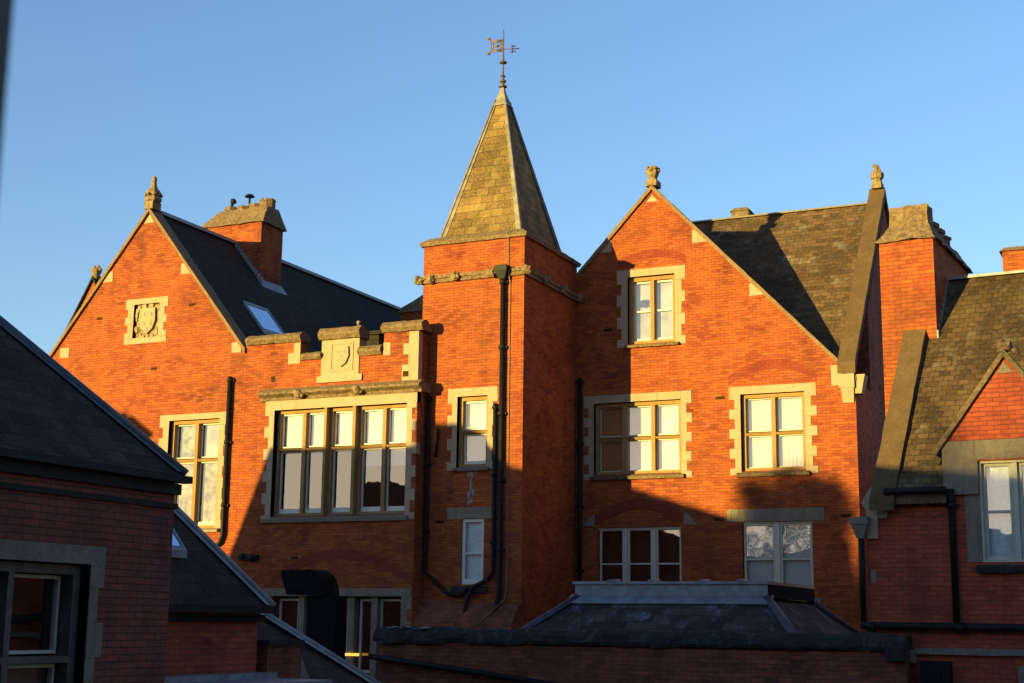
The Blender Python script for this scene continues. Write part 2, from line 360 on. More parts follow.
# ---- lights: list of (a0,a1,z0,z1, kind) ; frame mesh holds all sashes, panes and blinds are sub-parts
def window(root, F, lights, yg, frame='white', ft=.045, box=None, rail=None, bottom=.07, upper=None):
    b = MB(F); zmid = min(l[2] for l in lights); B0 = bottom; bt = lambda l: (upper if upper and l[2] > zmid + .1 else B0)
    for (a0, a1, z0, z1, kind) in lights:
        ring(b, a0 + .002, a1 - .002, z0 + .002, z1 - .002, ft, yg - .03, yg + .03, bt((a0, a1, z0, z1)))
        if rail: b.box(a0 + ft, a1 - ft, yg - .035, yg + .035, z0 + (z1 - z0) * rail - .022, z0 + (z1 - z0) * rail + .022)
    w = b.build('window', frame, root)
    for (a0, a1, z0, z1, kind) in lights:
        p = MB(F); xa, xb, za, zb_ = a0 + ft - .005, a1 - ft + .005, z0 + bt((a0, a1, z0, z1)) - .005, z1 - ft + .005; p.face([(xa, yg, za), (xb, yg, za), (xb, yg, zb_), (xa, yg, zb_)]); p.build('pane', 'glass', w)
        if kind:
            mats = kind if isinstance(kind, tuple) else (kind, 0.0)
            zb = z0 + (z1 - z0) * mats[1]
            q = MB(F); q.box(a0 + .01, a1 - .01, yg + .09, yg + .1, zb + .01, z1 - .01)
            q.build('curtain' if 'curtain' in mats[0] else 'blind', mats[0], w)
    if box:
        a0, a1, z0, z1 = box; y1 = yg + .43; ya = yg + .07; e = .004
        q = MB(F)   # shallow lining coloured near black, standing in for the unlit room behind the panes
        q.box(a0 + e, a1 - e, y1, y1 + .02, z0 + e, z1 - e)
        q.box(a0 + e, a0 + .02, ya, y1, z0 + e, z1 - e); q.box(a1 - .02, a1 - e, ya, y1, z0 + e, z1 - e)
        q.box(a0 + .02, a1 - .02, ya, y1, z0 + e, z0 + .02); q.box(a0 + .02, a1 - .02, ya, y1, z1 - .02, z1 - e)
        q.build('interior', 'room', w)
    return w
def pieces(name, mat, root, items, F=None):
    for it in items:
        b = MB(F)
        if callable(it): it(b)
        else: b.box(*it)
        b.build(name, mat, root)
def cyl_pipe(b, path, r):   # drainpipe with collars on vertical runs
    b.tube(path, r, 10)
    for p, q in zip(path, path[1:]):
        if abs(p[0] - q[0]) < .02 and abs(p[1] - q[1]) < .02:
            z0, z1 = sorted((p[2], q[2])); z = z1 - .1
            while z > z0 + .2:
                b.tube([(p[0], p[1], z - .05), (p[0], p[1], z + .05)], r * 1.3, 10); b.box(p[0] - r * 1.9, p[0] + r * 1.9, p[1] + r * .3, p[1] + r * 1.2, z - .03, z + .03); z -= 1.75
I4 = Matrix()

# ================================================================== ground
g = MB().box(-220, 220, -220, 220, -.3, 0); tag(g.build('ground', 'asphalt'), 'flat dark courtyard ground far below the roofs', 'ground', kind='structure')

# ================================================================== LEFT GABLED BLOCK
YB = 33.31
LG = thing('gabled_building', 'orange brick gabled building at far left, with carved crest panel and slate roof', 'building', (-27.47, YB, 0))
XL, XR_, XA = -31.05, -23.85, -27.47
sl = 1.23
def gz(x, top=17.85): return top - sl * abs(x - XA)
wall = MB().prism([(XL, 0), (XR_, 0), (XR_, gz(XR_)), (XA, 17.85), (XL, gz(XL))], YB, YB + 17.2)
wall.build('wall', 'brick', LG, cuts=[(-26.32, -24.57, YB - 1, YB + .8, 8.45, 11.58), (-27.84, -26.91, YB - 1, YB + .10, 14.09, 15.10)])
def slab_y(x0, z0, x1, z1, y0, y1, t, F=None):   # roof slab running along y
    return MB(F).hexa([(x0, y0, z0), (x1, y0, z1), (x1, y1, z1), (x0, y1, z0), (x0, y0, z0 + t), (x1, y0, z1 + t), (x1, y1, z1 + t), (x0, y1, z0 + t)])
rf = MB()
rf.hexa([(XR_ + .12, YB + .4, gz(XR_ + .12) + .0), (XA, YB + .4, 17.86), (XA, YB + 17.4, 17.86), (XR_ + .12, YB + 17.4, gz(XR_ + .12)),
         (XR_ + .12, YB + .4, gz(XR_ + .12) + .1), (XA, YB + .4, 17.96), (XA, YB + 17.4, 17.96), (XR_ + .12, YB + 17.4, gz(XR_ + .12) + .1)])
rf.hexa([(XL - .12, YB + .4, gz(XL - .12)), (XA, YB + .4, 17.86), (XA, YB + 17.4, 17.86), (XL - .12, YB + 17.4, gz(XL - .12)),
         (XL - .12, YB + .4, gz(XL - .12) + .1), (XA, YB + .4, 17.96), (XA, YB + 17.4, 17.96), (XL - .12, YB + 17.4, gz(XL - .12) + .1)])
LR = rf.build('roof', 'slate', LG)
MB().box(XA - .13, XA + .13, YB + .4, YB + 17.4, 17.93, 18.03).build('ridge', 'lead', LR)
def coping_pair(root, xa, za, xl, xr, s, y0, y1, t, mat, rise=.0):
    for xe in (xl, xr):
        b = MB(); zb = za - s * abs(xe - xa)
        b.hexa([(xe, y0, zb + rise), (xa, y0, za + rise), (xa, y1, za + rise), (xe, y1, zb + rise),
                (xe, y0, zb + rise + t), (xa, y0, za + rise + t), (xa, y1, za + rise + t), (xe, y1, zb + rise + t)])
        b.rough(.012, 5, .3)
        b.build('coping', mat, root)
coping_pair(LG, XA, 17.9, XL - .08, XR_ + .06, sl, YB - .08, YB + .42, .14, 'coping_warm')
# kneelers and square stones let into the gable
def set_stone(root, x0, x1, z0, z1, y, slope):     # squared stone cut off under the raking coping
    if min(slope(x0), slope(x1)) >= z1: poly = [(x0, z0), (x1, z0), (x1, z1), (x0, z1)]
    else:
        lo_r = slope(x1) < slope(x0); a, b_ = (x0, x1) if lo_r else (x1, x0)      # a: high side, b_: low side
        za, zb = min(z1, slope(a)), max(z0 + .03, min(z1, slope(b_)))
        xk = a if slope(a) <= z1 else b_ + (a - b_) * (z1 - slope(b_)) / (slope(a) - slope(b_))
        poly = [(a, z0), (b_, z0), (b_, zb), (xk, za)] + ([(a, za)] if abs(xk - a) > .01 else [])
    MB().prism(poly, y - .012, y + .2).build('kneeler_stone', 'stone', root)
for (x0_, x1_, _, _, z0_, z1_) in [(x - wd / 2, x + wd / 2, YB - .012, YB + .2, z, z + h) for x, z, wd, h in ((-28.92, 15.88, .40, .32), (-26.0, 15.88, .42, .32), (-30.37, 13.68, .34, .30), (-24.12, 13.42, .32, .30))]: set_stone(LG, x0_, x1_, z0_, z1_, YB, gz)
pieces('apex_stone', 'stone', LG, [lambda b: b.prism([(-27.66, 17.56), (-27.28, 17.56), (-27.47, 17.84)], YB - .013, YB + .2)])
# finial
f = MB(); f.box(-27.62, -27.32, YB - .1, YB + .3, 17.98, 18.22)
f.lathe((-27.47, YB + .1, 18.2), [(.17, 0), (.25, .06), (.25, .16), (.19, .2), (.24, .27), (.21, .36), (.12, .45), (.08, .56), (.075, .76), (.045, .84)], 8)
for k in range(8):
    a = k * math.pi / 4; f.blob((-27.47 + .23 * math.cos(a), YB + .1 + .23 * math.sin(a), 18.44), .06, k, 1)
f.rough(.01, 12, .1); f.build('finial', 'carved', LG)
# carved crest panel
surround(LG, I4, -27.84, -26.91, 14.09, 15.10, YB, head=.17, nar=.2, wid=.3, n=5, depth=.09, name='crest_surround')
MB().box(-28.14, -26.61, YB - .014, YB + .09, 13.92, 14.09).build('crest_sill', 'stone', LG)
cr = MB(); cx, cz = -27.37, 14.62
cr.prism([(cx - .27, cz + .36), (cx + .27, cz + .36), (cx + .29, cz - .02), (cx + .2, cz - .26), (cx, cz - .42), (cx - .2, cz - .26), (cx - .29, cz - .02)], YB + .02, YB + .08)
for k in range(26):
    a = random.uniform(0, 2 * math.pi); rx, rz = .40, .44
    px = max(cx - .42, min(cx + .40, cx + rx * math.cos(a) * 1.2)); pz = max(cz - .48, min(cz + .44, cz + rz * math.sin(a) * 1.2))
    cr.blob((px, YB + .07, pz), random.uniform(.04, .07), k, 1, .4, (1, .6, 1.3))
for (dx, dz) in ((-.13, .17), (.13, .17), (-.12, -.1), (.12, -.1), (0, -.28)):
    cr.blob((cx + dx, YB + .02, cz + dz), .075, dx * 10, 1, .5, (1, .4, 1))
cr.build('carved_crest', 'stone', LG)
MB().box(-27.84, -26.91, YB + .095, YB + .11, 14.09, 15.1).build('crest_panel', 'carved', LG)
# tall window
surround(LG, I4, -26.32, -24.57, 8.5, 11.58, YB, head=.17, nar=.19, wid=.33, n=11, depth=.13)
def stone_frame(root, a0, a1, z0, z1, yw, muls, trans, t=.1, y0=.13, y1=.32, mw=.11, th=.11, F=None, mat='stone_ochre_shade'):
    b = MB(F); ring(b, a0 + .001, a1 - .001, z0, z1 - .001, t, yw + y0 + .001, yw + y1)
    for mx_ in muls: b.box(mx_ - mw / 2, mx_ + mw / 2, yw + y0 - .02, yw + y1, z0 + t, z1 - t)
    for tz in trans:
        xs = [a0 + t] + sorted(muls) + [a1 - t]
        for i, (u, v) in enumerate(zip(xs, xs[1:])):
            uu = u + (mw / 2 if i else 0); vv = v - (mw / 2 if i < len(xs) - 2 else 0)
            b.hexa([(uu, yw + y0 + .02, tz - th / 2), (vv, yw + y0 + .02, tz - th / 2), (vv, yw + y1, tz - th / 2), (uu, yw + y1, tz - th / 2),
                    (uu, yw + y0 - .03, tz + th * .1), (vv, yw + y0 - .03, tz + th * .1), (vv, yw + y1, tz + th / 2), (uu, yw + y1, tz + th / 2)])
    return b.build('mullions', mat, root)
def lights_of(a0, a1, z0, z1, muls, trans, t=.1, mw=.11, th=.11, kinds=None):
    xs = [a0 + t] + sorted(muls) + [a1 - t]; zs = [z0 + t] + sorted(trans) + [z1 - t]; out = []; i = 0
    for r in range(len(zs) - 1):
        for c in range(len(xs) - 1):
            out.append((xs[c] + (mw / 2 if c else 0), xs[c + 1] - (mw / 2 if c < len(xs) - 2 else 0), zs[r] + (th / 2 if r else 0), zs[r + 1] - (th / 2 if r < len(zs) - 2 else 0),
                        kinds[i] if kinds else None)); i += 1
    return out
stone_frame(LG, -26.32, -24.57, 8.5, 11.58, YB, [-25.42], [10.45])
window(LG, I4, lights_of(-26.32, -24.57, 8.5, 11.58, [-25.42], [10.45], kinds=['blind_dim', 'blind_dim', 'blind_dim', 'blind_soft']), YB + .27, 'cream', .03, (-26.32, -24.57, 8.5, 11.58), bottom=.1, upper=.03)
sill(LG, I4, -26.5, -24.4, 8.5, YB, mat='stone')
# drainpipe
b = MB(); cyl_pipe(b, [(-24.22, YB - .1, 12.72), (-24.22, YB - .1, 8.3), (-24.3, YB - .1, 8.1), (-24.6, YB - .1, 7.9), (-24.62, YB - .1, 4)], .062); b.build('drainpipe', 'iron', LG)
# air bricks
pieces('air_brick', 'vent', LG, [(x - .11, x + .11, YB - .004, YB + .02, z, z + .075) for x, z in ((-29.11, 14.75), (-25.75, 14.9), (-26.98, 13.1))])
# chimney astride the ridge
CH = MB().box(-28.74, -26.42, YB + 4.2, YB + 5.42, 15.9, 18.58).build('chimney', 'brick', LG)
c = MB(); c.frustum(-28.84, -26.32, YB + 4.1, YB + 5.52, 18.58, -28.3, -26.42, YB + 4.5, YB + 5.15, 19.2); c.rough(.03, 3, .2); c.build('chimney_cap', 'coping', CH)
for k, (x, h, r) in enumerate(((-28.1, .30, .24), (-27.6, .28, .24), (-27.12, .30, .25), (-26.68, .42, .27))):
    p = MB(); p.lathe((x, YB + 4.85, 19.0), [(r, 0), (r * .96, h), (r * 1.02, h + .01), (r * 1.0, h + .09), (r * .8, h + .1)], 8, .39); p.rough(.02, 7, .12)
    p.build('chimney_pot', 'coping', CH)
p = MB(); p.tube([(-27.36, YB + 4.8, 19.2), (-27.36, YB + 4.8, 19.72)], .035); p.lathe((-27.36, YB + 4.8, 19.68), [(.17, 0), (.12, .07), (.03, .1)], 10); p.build('flue_cowl', 'iron', CH)
p = MB(); p.tube([(-28.05, YB + 4.8, 19.2), (-28.05, YB + 4.8, 19.6)], .05); p.blob((-28.0, YB + 4.8, 19.6), .1, 3); p.build('flue_cowl', 'iron', CH)
b = MB()   # stepped lead flashing up the chimney side, and apron
for k in range(11):
    y = YB + 4.17; x = XA + .1 + k * .1; z = gz(x) + .1
    b.box(x, x + .11, y - .04, y + .01, z - .05, z + .14)
b.hexa([(-26.42, YB + 4.1, gz(-26.42) + .11), (-26.2, YB + 4.1, gz(-26.2) + .11), (-26.2, YB + 5.5, gz(-26.2) + .11), (-26.42, YB + 5.5, gz(-26.42) + .11),
        (-26.42, YB + 4.1, gz(-26.42) + .16), (-26.2, YB + 4.1, gz(-26.2) + .14), (-26.2, YB + 5.5, gz(-26.2) + .14), (-26.42, YB + 5.5, gz(-26.42) + .16)])
b.build('flashing', 'lead', CH)
# roof light
def on_slope(root, x0, x1, y0, y1, zt, name, mat, h0, h1, gzf):
    return MB().hexa([(x0, y0, gzf(x0) + h0), (x1, y0, gzf(x1) + h0), (x1, y1, gzf(x1) + h0), (x0, y1, gzf(x0) + h0),
                      (x0, y0, gzf(x0) + h1), (x1, y0, gzf(x1) + h1), (x1, y1, gzf(x1) + h1), (x0, y1, gzf(x0) + h1)])
sk = MB()
for (x0, x1, y0, y1) in ((-25.34, -25.26, 35.2, 36.5), (-24.62, -24.54, 35.2, 36.5), (-25.26, -24.62, 35.2, 35.28), (-25.26, -24.62, 36.42, 36.5)):
    sk.hexa([(x0, y0, gz(x0) + .08), (x1, y0, gz(x1) + .08), (x1, y1, gz(x1) + .08), (x0, y1, gz(x0) + .08), (x0, y0, gz(x0) + .2), (x1, y0, gz(x1) + .2), (x1, y1, gz(x1) + .2), (x0, y1, gz(x0) + .2)])
skl = sk.build('skylight', 'lead', LR)
sk = MB(); x0, x1 = -25.26, -24.62; sk.face([(x0, 35.28, gz(x0) + .17), (x1, 35.28, gz(x1) + .17), (x1, 36.42, gz(x1) + .17), (x0, 36.42, gz(x0) + .17)]); sk.build('pane', 'roof_glass', skl)

# ================================================================== BAY RANGE with battlemented parapet
BR = thing('bay_building', 'orange brick building of five tall lights under a notched parapet, between gable and tower', 'building', (-21, YB, 0))
BX0, BX1 = -23.85, -18.27
wb = MB().box(BX0 + .002, BX1, YB + .001, YB + 6.5, 0, 13.04)
wb.build('wall', 'brick', BR, cuts=[(-22.74, -18.57, YB - 1, YB + .85, 8.78, 11.70), (-22.55, -18.6, YB - 1, YB + .85, 4.6, 6.66)])
b = MB(); PT = .36
b.box(BX0 + .004, -21.97, YB + .001, YB + PT, 13.04, 13.58)
b.build('parapet', 'brick', BR); b = MB()
b.box(-19.33, BX1, YB + .001, YB + PT, 13.04, 13.62)
b.box(BX1 - PT, BX1 - .001, YB + PT, YB + 6, 13.04, 13.62)
b.build('parapet', 'brick', BR)
def cope(root, x0, x1, z0, z1, y0=YB - .13, y1=YB + PT + .06, mat='coping'):
    h = z1 - z0; c = MB()
    c.prism([(y0 + .07, z0), (y0, z0 + h * .35), (y0, z0 + h * .6), (y0 + .12, z1 - .02), ((y0 + y1) / 2, z1), (y1, z0 + h * .6), (y1 - .04, z0)], x0, x1, 'x')
    c.rough(.02, 6, .12); return c.build('parapet_coping', mat, root)
cope(BR, -23.74, -21.93, 13.585, 13.87); cope(BR, -21.92, -21.26, 13.045, 13.27)
cope(BR, -20.09, -19.38, 13.045, 13.34); cope(BR, -19.37, -18.12, 13.625, 13.93)
c = MB(); c.box(-18.62, -18.14, YB + .42, YB + 6, 13.625, 13.85); c.rough(.015, 5, .2); c.build('parapet_coping', 'coping', BR)
# centre block with shield
cb = MB(); cb.box(-21.27, -20.08, YB - .03, YB + PT, 12.55, 13.55); cb.frustum(-21.40, -19.97, YB - .06, YB + .2, 12.38, -21.40, -19.97, YB - .04, YB + .2, 12.56)
CB = cb.build('shield_block', 'stone', BR)
cope(BR, -21.33, -20.02, 13.555, 13.9, YB - .17)
s = MB(); cx, cz = -20.62, 13.08
ring(s, -20.98, -20.26, 12.68, 13.46, .05, YB - .05, YB - .028)
s.prism([(cx - .22, cz + .26), (cx + .22, cz + .26), (cx + .24, cz + .0), (cx + .15, cz - .2), (cx, cz - .3), (cx - .15, cz - .2), (cx - .24, cz)], YB - .09, YB - .028)
for k, (dx, dz) in enumerate(((-.09, .12), (.1, .12), (0, -.02), (-.08, -.1), (.09, -.12))): s.blob((cx + dx, YB - .09, cz + dz), .05, k, 1, .4, (1, .5, 1))
s.build('shield', 'stone', CB)
for x0, x1, z0, z1 in ((-22.18, -21.975, 13.28, 13.56), (-22.36, -21.975, 12.97, 13.28), (-19.34, -19.12, 13.02, 13.36),
                       (-18.56, -18.262, 13.3, 13.61), (-18.72, -18.262, 13.0, 13.3), (-18.56, -18.262, 12.72, 13.0), (-18.75, -18.262, 12.28, 12.72)):
    MB().box(x0, x1, YB - .014, YB + .2, z0, z1).build('quoin', 'stone', BR)
pieces('air_brick', 'vent', BR, [(-18.72, -18.55, YB - .02, YB, 12.4, 12.55), (-22.9, -22.78, YB - .004, YB + .02, 12.5, 12.66)])
# cornice over the big window
c = MB(); c.prism([(YB + .1, 11.965), (YB - .04, 11.965), (YB - .06, 12.05), (YB - .2, 12.12), (YB - .2, 12.18), (YB - .02, 12.30), (YB + .1, 12.30)], -23.22, -18.13, 'x'); c.rough(.014, 7, .12)
CN = c.build('cornice', 'coping', BR)
c = MB(); c.box(BX1 - .1, BX1 + .13, YB - .02, YB + .56, 12.0, 12.25); c.rough(.012, 7, .12); c.build('cornice_return', 'coping', BR)
for x in (-21.88, -20.02):
    h = MB(); h.blob((x, YB - .2, 12.1), .12, x, 2, .5); h.blob((x - .1, YB - .17, 12.16), .07, x + 1, 1, .5); h.blob((x + .1, YB - .17, 12.05), .07, x + 2, 1, .5); h.build('carved_boss', 'carved', CN)
# window
G = [(-22.74, -21.13), (-21.05, -20.23), (-20.14, -18.57)]
surround(BR, I4, -22.74, -18.57, 8.62, 11.70, YB, head=.262, nar=.17, wid=.30, n=11, depth=.18)
pieces('mullion', 'stone_ochre_shade', BR, [(-21.13, -21.05, YB - .005, YB + .34, 8.8, 11.698), (-20.23, -20.14, YB - .005, YB + .34, 8.8, 11.698)])
lt = []; TZ = 10.62
specs = [([-21.86], ['curtain', None, ('blind', 0), ('blind', 0)]), ([], [None, ('blind', 0)]), ([-19.34], [('blind_grey', .78), ('blind_grey', .78), ('blind', 0), ('blind', 0)])]
specs[0] = ([-21.86], [None, None, 'blind_grey', 'blind']); specs[1] = ([], [None, 'blind']); specs[2] = ([-19.34], [('blind_grey', .72), ('blind_grey', .72), 'blind', 'blind'])
for (a0, a1), (mu, kd) in zip(G, specs):
    stone_frame(BR, a0, a1, 8.79, 11.70, YB, mu, [TZ], t=.085, y0=.18, y1=.36, mw=.11, th=.11)
    lt += lights_of(a0, a1, 8.79, 11.70, mu, [TZ], t=.085, kinds=kd)
window(BR, I4, lt, YB + .31, 'white', .035, (-22.74, -18.57, 8.79, 11.7), bottom=.13, upper=.03)
sill(BR, I4, -22.98, -18.45, 8.78, YB, h=.17, out=.12, mat='stone_grey')
# brick relieving arch over the low window
def seg_arch(root, F, xc, zspr, half, rise, th, yw, proud, mat, n=26, point=False):
    b = MB(F); P = []
    for i in range(n + 1):
        u = -1 + 2 * i / n; z = rise * (1 - abs(u) ** 1.5) if point else rise * (1 - u * u)
        P.append((xc + u * half, zspr + z))
    for i in range(n):
        (x0, z0), (x1, z1) = P[i], P[i + 1]; x1 = x0 + (x1 - x0) * .93; z1 = z0 + (z1 - z0) * .93
        b.hexa([(x0, yw - proud, z0), (x1, yw - proud, z1), (x1, yw + .05, z1), (x0, yw + .05, z0), (x0, yw - proud, z0 + th), (x1, yw - proud, z1 + th), (x1, yw + .05, z1 + th), (x0, yw + .05, z0 + th)])
    return b.build('relieving_arch', 'arch_brick', root)
seg_arch(BR, I4, -20.45, 6.93, 2.15, .68, .27, YB, .008, 'brick', 58)
MB().box(-22.85, -18.32, YB - .02, YB + .2, 6.66, 6.86).build('lintel', 'stone_grey', BR)
b = MB()
for k in range(6): z = 6.66 - k * .32; b.box(-18.6, -18.42 + .12 * (k % 2 == 0), YB - .012, YB + .3, z - .32, z)
b.build('window_jamb', 'stone_grey', BR)
pieces('mullion', 'stone_grey', BR, [(x - .09, x + .09, YB + .1, YB + .4, 4.6, 6.655) for x in (-21.7, -20.95, -20.15, -19.45)])
window(BR, I4, [(-21.55, -21.1, 4.7, 6.6, 'blind_grey'), (-20.86, -20.3, 4.7, 6.6, None), (-19.98, -19.58, 4.7, 6.6, None), (-19.36, -18.66, 4.7, 6.6, None), (-22.5, -21.85, 4.7, 6.6, None)], YB + .3, 'cream', .06, (-22.5, -18.62, 4.6, 6.6))
pieces('air_brick', 'vent', BR, [(x - .11, x + .11, YB - .004, YB + .02, z, z + .07) for x, z in ((-21.9, 7.63), (-21.55, 7.63), (-19.75, 7.63), (-19.4, 7.63))])
m, t, b = newmat('yellow_strip_glow'); b.inputs['Base Color'].default_value = (.8, .5, .1, 1); b.inputs['Emission Color'].default_value = (1, .55, .08, 1); b.inputs['Emission Strength'].default_value = .35; M['yellow_glow'] = m
MB().box(-20.32, -19.86, YB + .04, YB + .1, 5.13, 5.2).build('yellow_strip', 'yellow_glow', BR)  # thin yellow strip made to glow by its own emission
b = MB(); b.box(-23.65, -23.05, YB - .12, YB, 7.62, 7.76); b.blob((-23.2, YB - .1, 7.68), .12, 2, 1); b.blob((-23.5, YB - .1, 7.72), .1, 3, 1); b.build('cable_bracket', 'iron', BR)
b = MB(); b.box(-22.6, -20.9, YB + 2.4, YB + 4.0, 13.0, 14.15); b.box(-22.7, -20.8, YB + 2.3, YB + 4.1, 14.15, 14.25); b.build('roof_housing', 'slate', BR)
b = MB(); b.tube([(-20.75, YB + 1.0, 13.0), (-20.75, YB + 1.0, 14.2)], .03); b.blob((-20.75, YB + 1.0, 14.22), .07, 4, 1); b.build('vent_pipe', 'stone_grey', BR)
b = MB(); b.tube([(-21.55, YB + .9, 13.0), (-21.55, YB + .9, 13.75)], .025); b.build('vent_pipe', 'stone_grey', BR)

# ================================================================== TOWER
YT = 33.87; TX0, TX1, TYB = -18.48, -15.47, 37.5
TW = thing('stair_tower', 'square orange brick tower with steep lichen covered spire and weathervane', 'tower', (-16.97, 35.7, 0))
MB().box(TX0, TX1, YT, TYB, 0, 16.06).build('wall', 'brick', TW, cuts=[(-17.37, -16.48, YT - 1, YT + .75, 9.99, 11.87), (-17.18, -16.54, YT - 1, YT + .75, 6.98, 8.66)])
c = MB(); c.frustum(TX0 - .07, TX1 + .07, YT - .07, TYB + .07, 16.06, TX0 - .1, TX1 + .1, YT - .1, TYB + .1, 16.16)
c.frustum(TX0 - .1, TX1 + .1, YT - .1, TYB + .1, 16.16, TX0 + .1, TX1 - .1, YT + .1, TYB - .1, 16.31); c.rough(.014, 6, .2); c.build('coping', 'coping', TW)
c = MB(); z = 15.02
for (x0, x1, y0, y1) in ((TX0 - .07, TX1 + .07, YT - .07, YT), (TX1, TX1 + .07, YT, TYB + .05), (TX0 - .07, TX0, YT, TYB)):
    c.box(x0, x1, y0, y1, z, z + .1)
for (x0, x1, y0, y1) in ((TX0 - .11, TX1 + .11, YT - .11, YT), (TX1, TX1 + .11, YT, TYB + .05), (TX0 - .11, TX0, YT, TYB)):
    c.box(x0, x1, y0, y1, z + .1, z + .19)
c.rough(.01, 7, .15); ST = c.build('string_course', 'coping', TW)
for (x, y) in ((TX0 - .1, YT - .1), (-17.46, YT - .13), (-16.38, YT - .13), (TX1 + .1, YT - .1), (TX1 + .13, 35.0), (TX1 + .13, 36.2), (TX1 + .1, 37.42), (-18.2, YT - .12)):
    h = MB(); h.blob((x, y, 15.12), .12, x * 3 + y, 2, .6)
    for k in range(4): a = random.uniform(0, 6.28); h.blob((x + .1 * math.cos(a), y, 15.12 + .1 * math.sin(a)), .055, k + x, 1, .4)
    h.build('carved_boss', 'carved', ST)
# spire
SX0, SX1, SY0, SY1 = -18.16, -15.74, 34.2, 36.98; AX, AY = -16.97, 35.55
q = .10; zt = 20.62
sp = MB().frustum(SX0, SX1, SY0, SY1, 16.22, AX - .13, AX + .13, AY - .13, AY + .13, zt); SP = sp.build('spire', 'slate_spire', TW)
for (x, y, sx_, sy_) in ((SX0, SY0, -1, -1), (SX1, SY0, 1, -1), (SX1, SY1, 1, 1), (SX0, SY1, -1, 1)):
    h = MB(); P0 = Vector((x, y, 16.24)); P1 = Vector((AX + sx_ * .13, AY + sy_ * .13, zt))
    r0, r1 = .12, .045
    h.face([P0 + Vector((-sx_ * r0, -.02 * sy_ + sy_ * 0, .0)) + Vector((0, sy_ * .03, 0)), P0 + Vector((sx_ * .03, sy_ * .03, 0)), P1 + Vector((sx_ * .02, sy_ * .02, 0)), P1 + Vector((-sx_ * r1, sy_ * .03, 0))])
    h.face([P0 + Vector((sx_ * .03, -sy_ * r0, 0)), P1 + Vector((sx_ * .03, -sy_ * r1, 0)), P1 + Vector((sx_ * .02, sy_ * .02, 0)), P0 + Vector((sx_ * .03, sy_ * .03, 0))])
    h.tube([P0 + Vector((sx_ * .03, sy_ * .03, 0)), P1 + Vector((sx_ * .02, sy_ * .02, 0))], .03, 6)
    h.build('lead_hip', 'lead_warm', SP)
h = MB(); h.frustum(AX - .24, AX + .24, AY - .24, AY + .24, 20.42, AX - .17, AX + .17, AY - .17, AY + .17, 20.56); h.frustum(AX - .17, AX + .17, AY - .17, AY + .17, 20.561, AX - .08, AX + .08, AY - .08, AY + .08, 20.85)
h.frustum(AX - .079, AX + .079, AY - .079, AY + .079, 20.851, AX - .045, AX + .045, AY - .045, AY + .045, 21.02); h.build('spire_cap', 'lead_warm', SP)
v = MB(); v.lathe((AX, AY, 21.0), [(.05, 0), (.12, .03), (.12, .06), (.05, .08), (.05, .16), (.1, .19), (.1, .22), (.045, .25), (.045, .33), (.075, .36), (.03, .4), (.022, .72), (.11, .76), (.11, .79), (.03, .84), (.02, 1.2), (.016, 1.72), (.006, 1.8)], 10)
WV = v.build('weathervane', 'iron_brown', TW)
fl = MB(); d = Vector((-.88, -.25, 0)).normalized()
def bar(b, p, q2, r): b.tube([p, q2], r * .75, 6)
O = Vector((AX, AY, 22.12)); 
for a, c_ in (((0, .0), (.36, .0)), ((0, .34), (.36, .34)), ((.36, 0), (.36, .34)), ((.03, 0), (.03, .34))):
    bar(fl, O + d * a[0] + Vector((0, 0, a[1])), O + d * c_[0] + Vector((0, 0, c_[1])), .022)
for zz in (.05, .29): bar(fl, O + d * .06 + Vector((0, 0, zz)), O + d * .33 + Vector((0, 0, zz)), .03)
for aa in (.08, .3): bar(fl, O + d * aa + Vector((0, 0, .05)), O + d * aa + Vector((0, 0, .29)), .03)
bar(fl, O + d * .12 + Vector((0, 0, .17)), O + d * .24 + Vector((0, 0, .17)), .05)
for zz in (.40, -.06):
    fl.blob(O + d * .42 + Vector((0, 0, zz)), .05, zz, 1); bar(fl, O + d * .36 + Vector((0, 0, .34 if zz > 0 else 0)), O + d * .44 + Vector((0, 0, zz)), .02); bar(fl, O + d * .38 + Vector((0, 0, zz)), O + d * .52 + Vector((0, 0, zz)), .022)
fl.build('flag_plate', 'gilt', WV)
ar = MB(); bar(ar, O + Vector((0, 0, .06)), O - d * .46 + Vector((0, 0, .06)), .018); bar(ar, O - d * .26 + Vector((0, 0, -.06)), O - d * .26 + Vector((0, 0, .18)), .03); bar(ar, O - d * .2 + Vector((0, 0, .14)), O - d * .36 + Vector((0, 0, .14)), .02); bar(ar, O - d * .2 + Vector((0, 0, -.02)), O - d * .36 + Vector((0, 0, -.02)), .02)
ar.build('arrow', 'iron_brown', WV)
# tower windows
surround(TW, I4, -17.37, -16.48, 9.92, 11.87, YT, head=.22, nar=.15, wid=.28, n=7, depth=.13)
stone_frame(TW, -17.37, -16.48, 9.99, 11.87, YT, [], [10.95], t=.1, y0=.13, y1=.32)
window(TW, I4, [(-17.27, -16.58, 11.0, 11.77, 'blind'), (-17.27, -16.58, 10.09, 10.9, 'blind_grey')], YT + .27, 'white', .05, (-17.37, -16.48, 9.99, 11.87), bottom=.09)
sill(TW, I4, -17.45, -16.4, 10.0, YT, mat='stone_grey')
MB().box(-17.6, -16.31, YT - .008, YT + .2, 8.66, 8.95).build('lintel', 'stone_grey', TW)
window(TW, I4, [(-17.18, -16.54, 6.98, 8.66, 'curtain')], YT + .08, 'white', .085, (-17.18, -16.54, 6.98, 8.66), rail=.47, bottom=.14)
sill(TW, I4, -17.4, -16.4, 6.97, YT, h=.2, out=.12, mat='coping_dark')
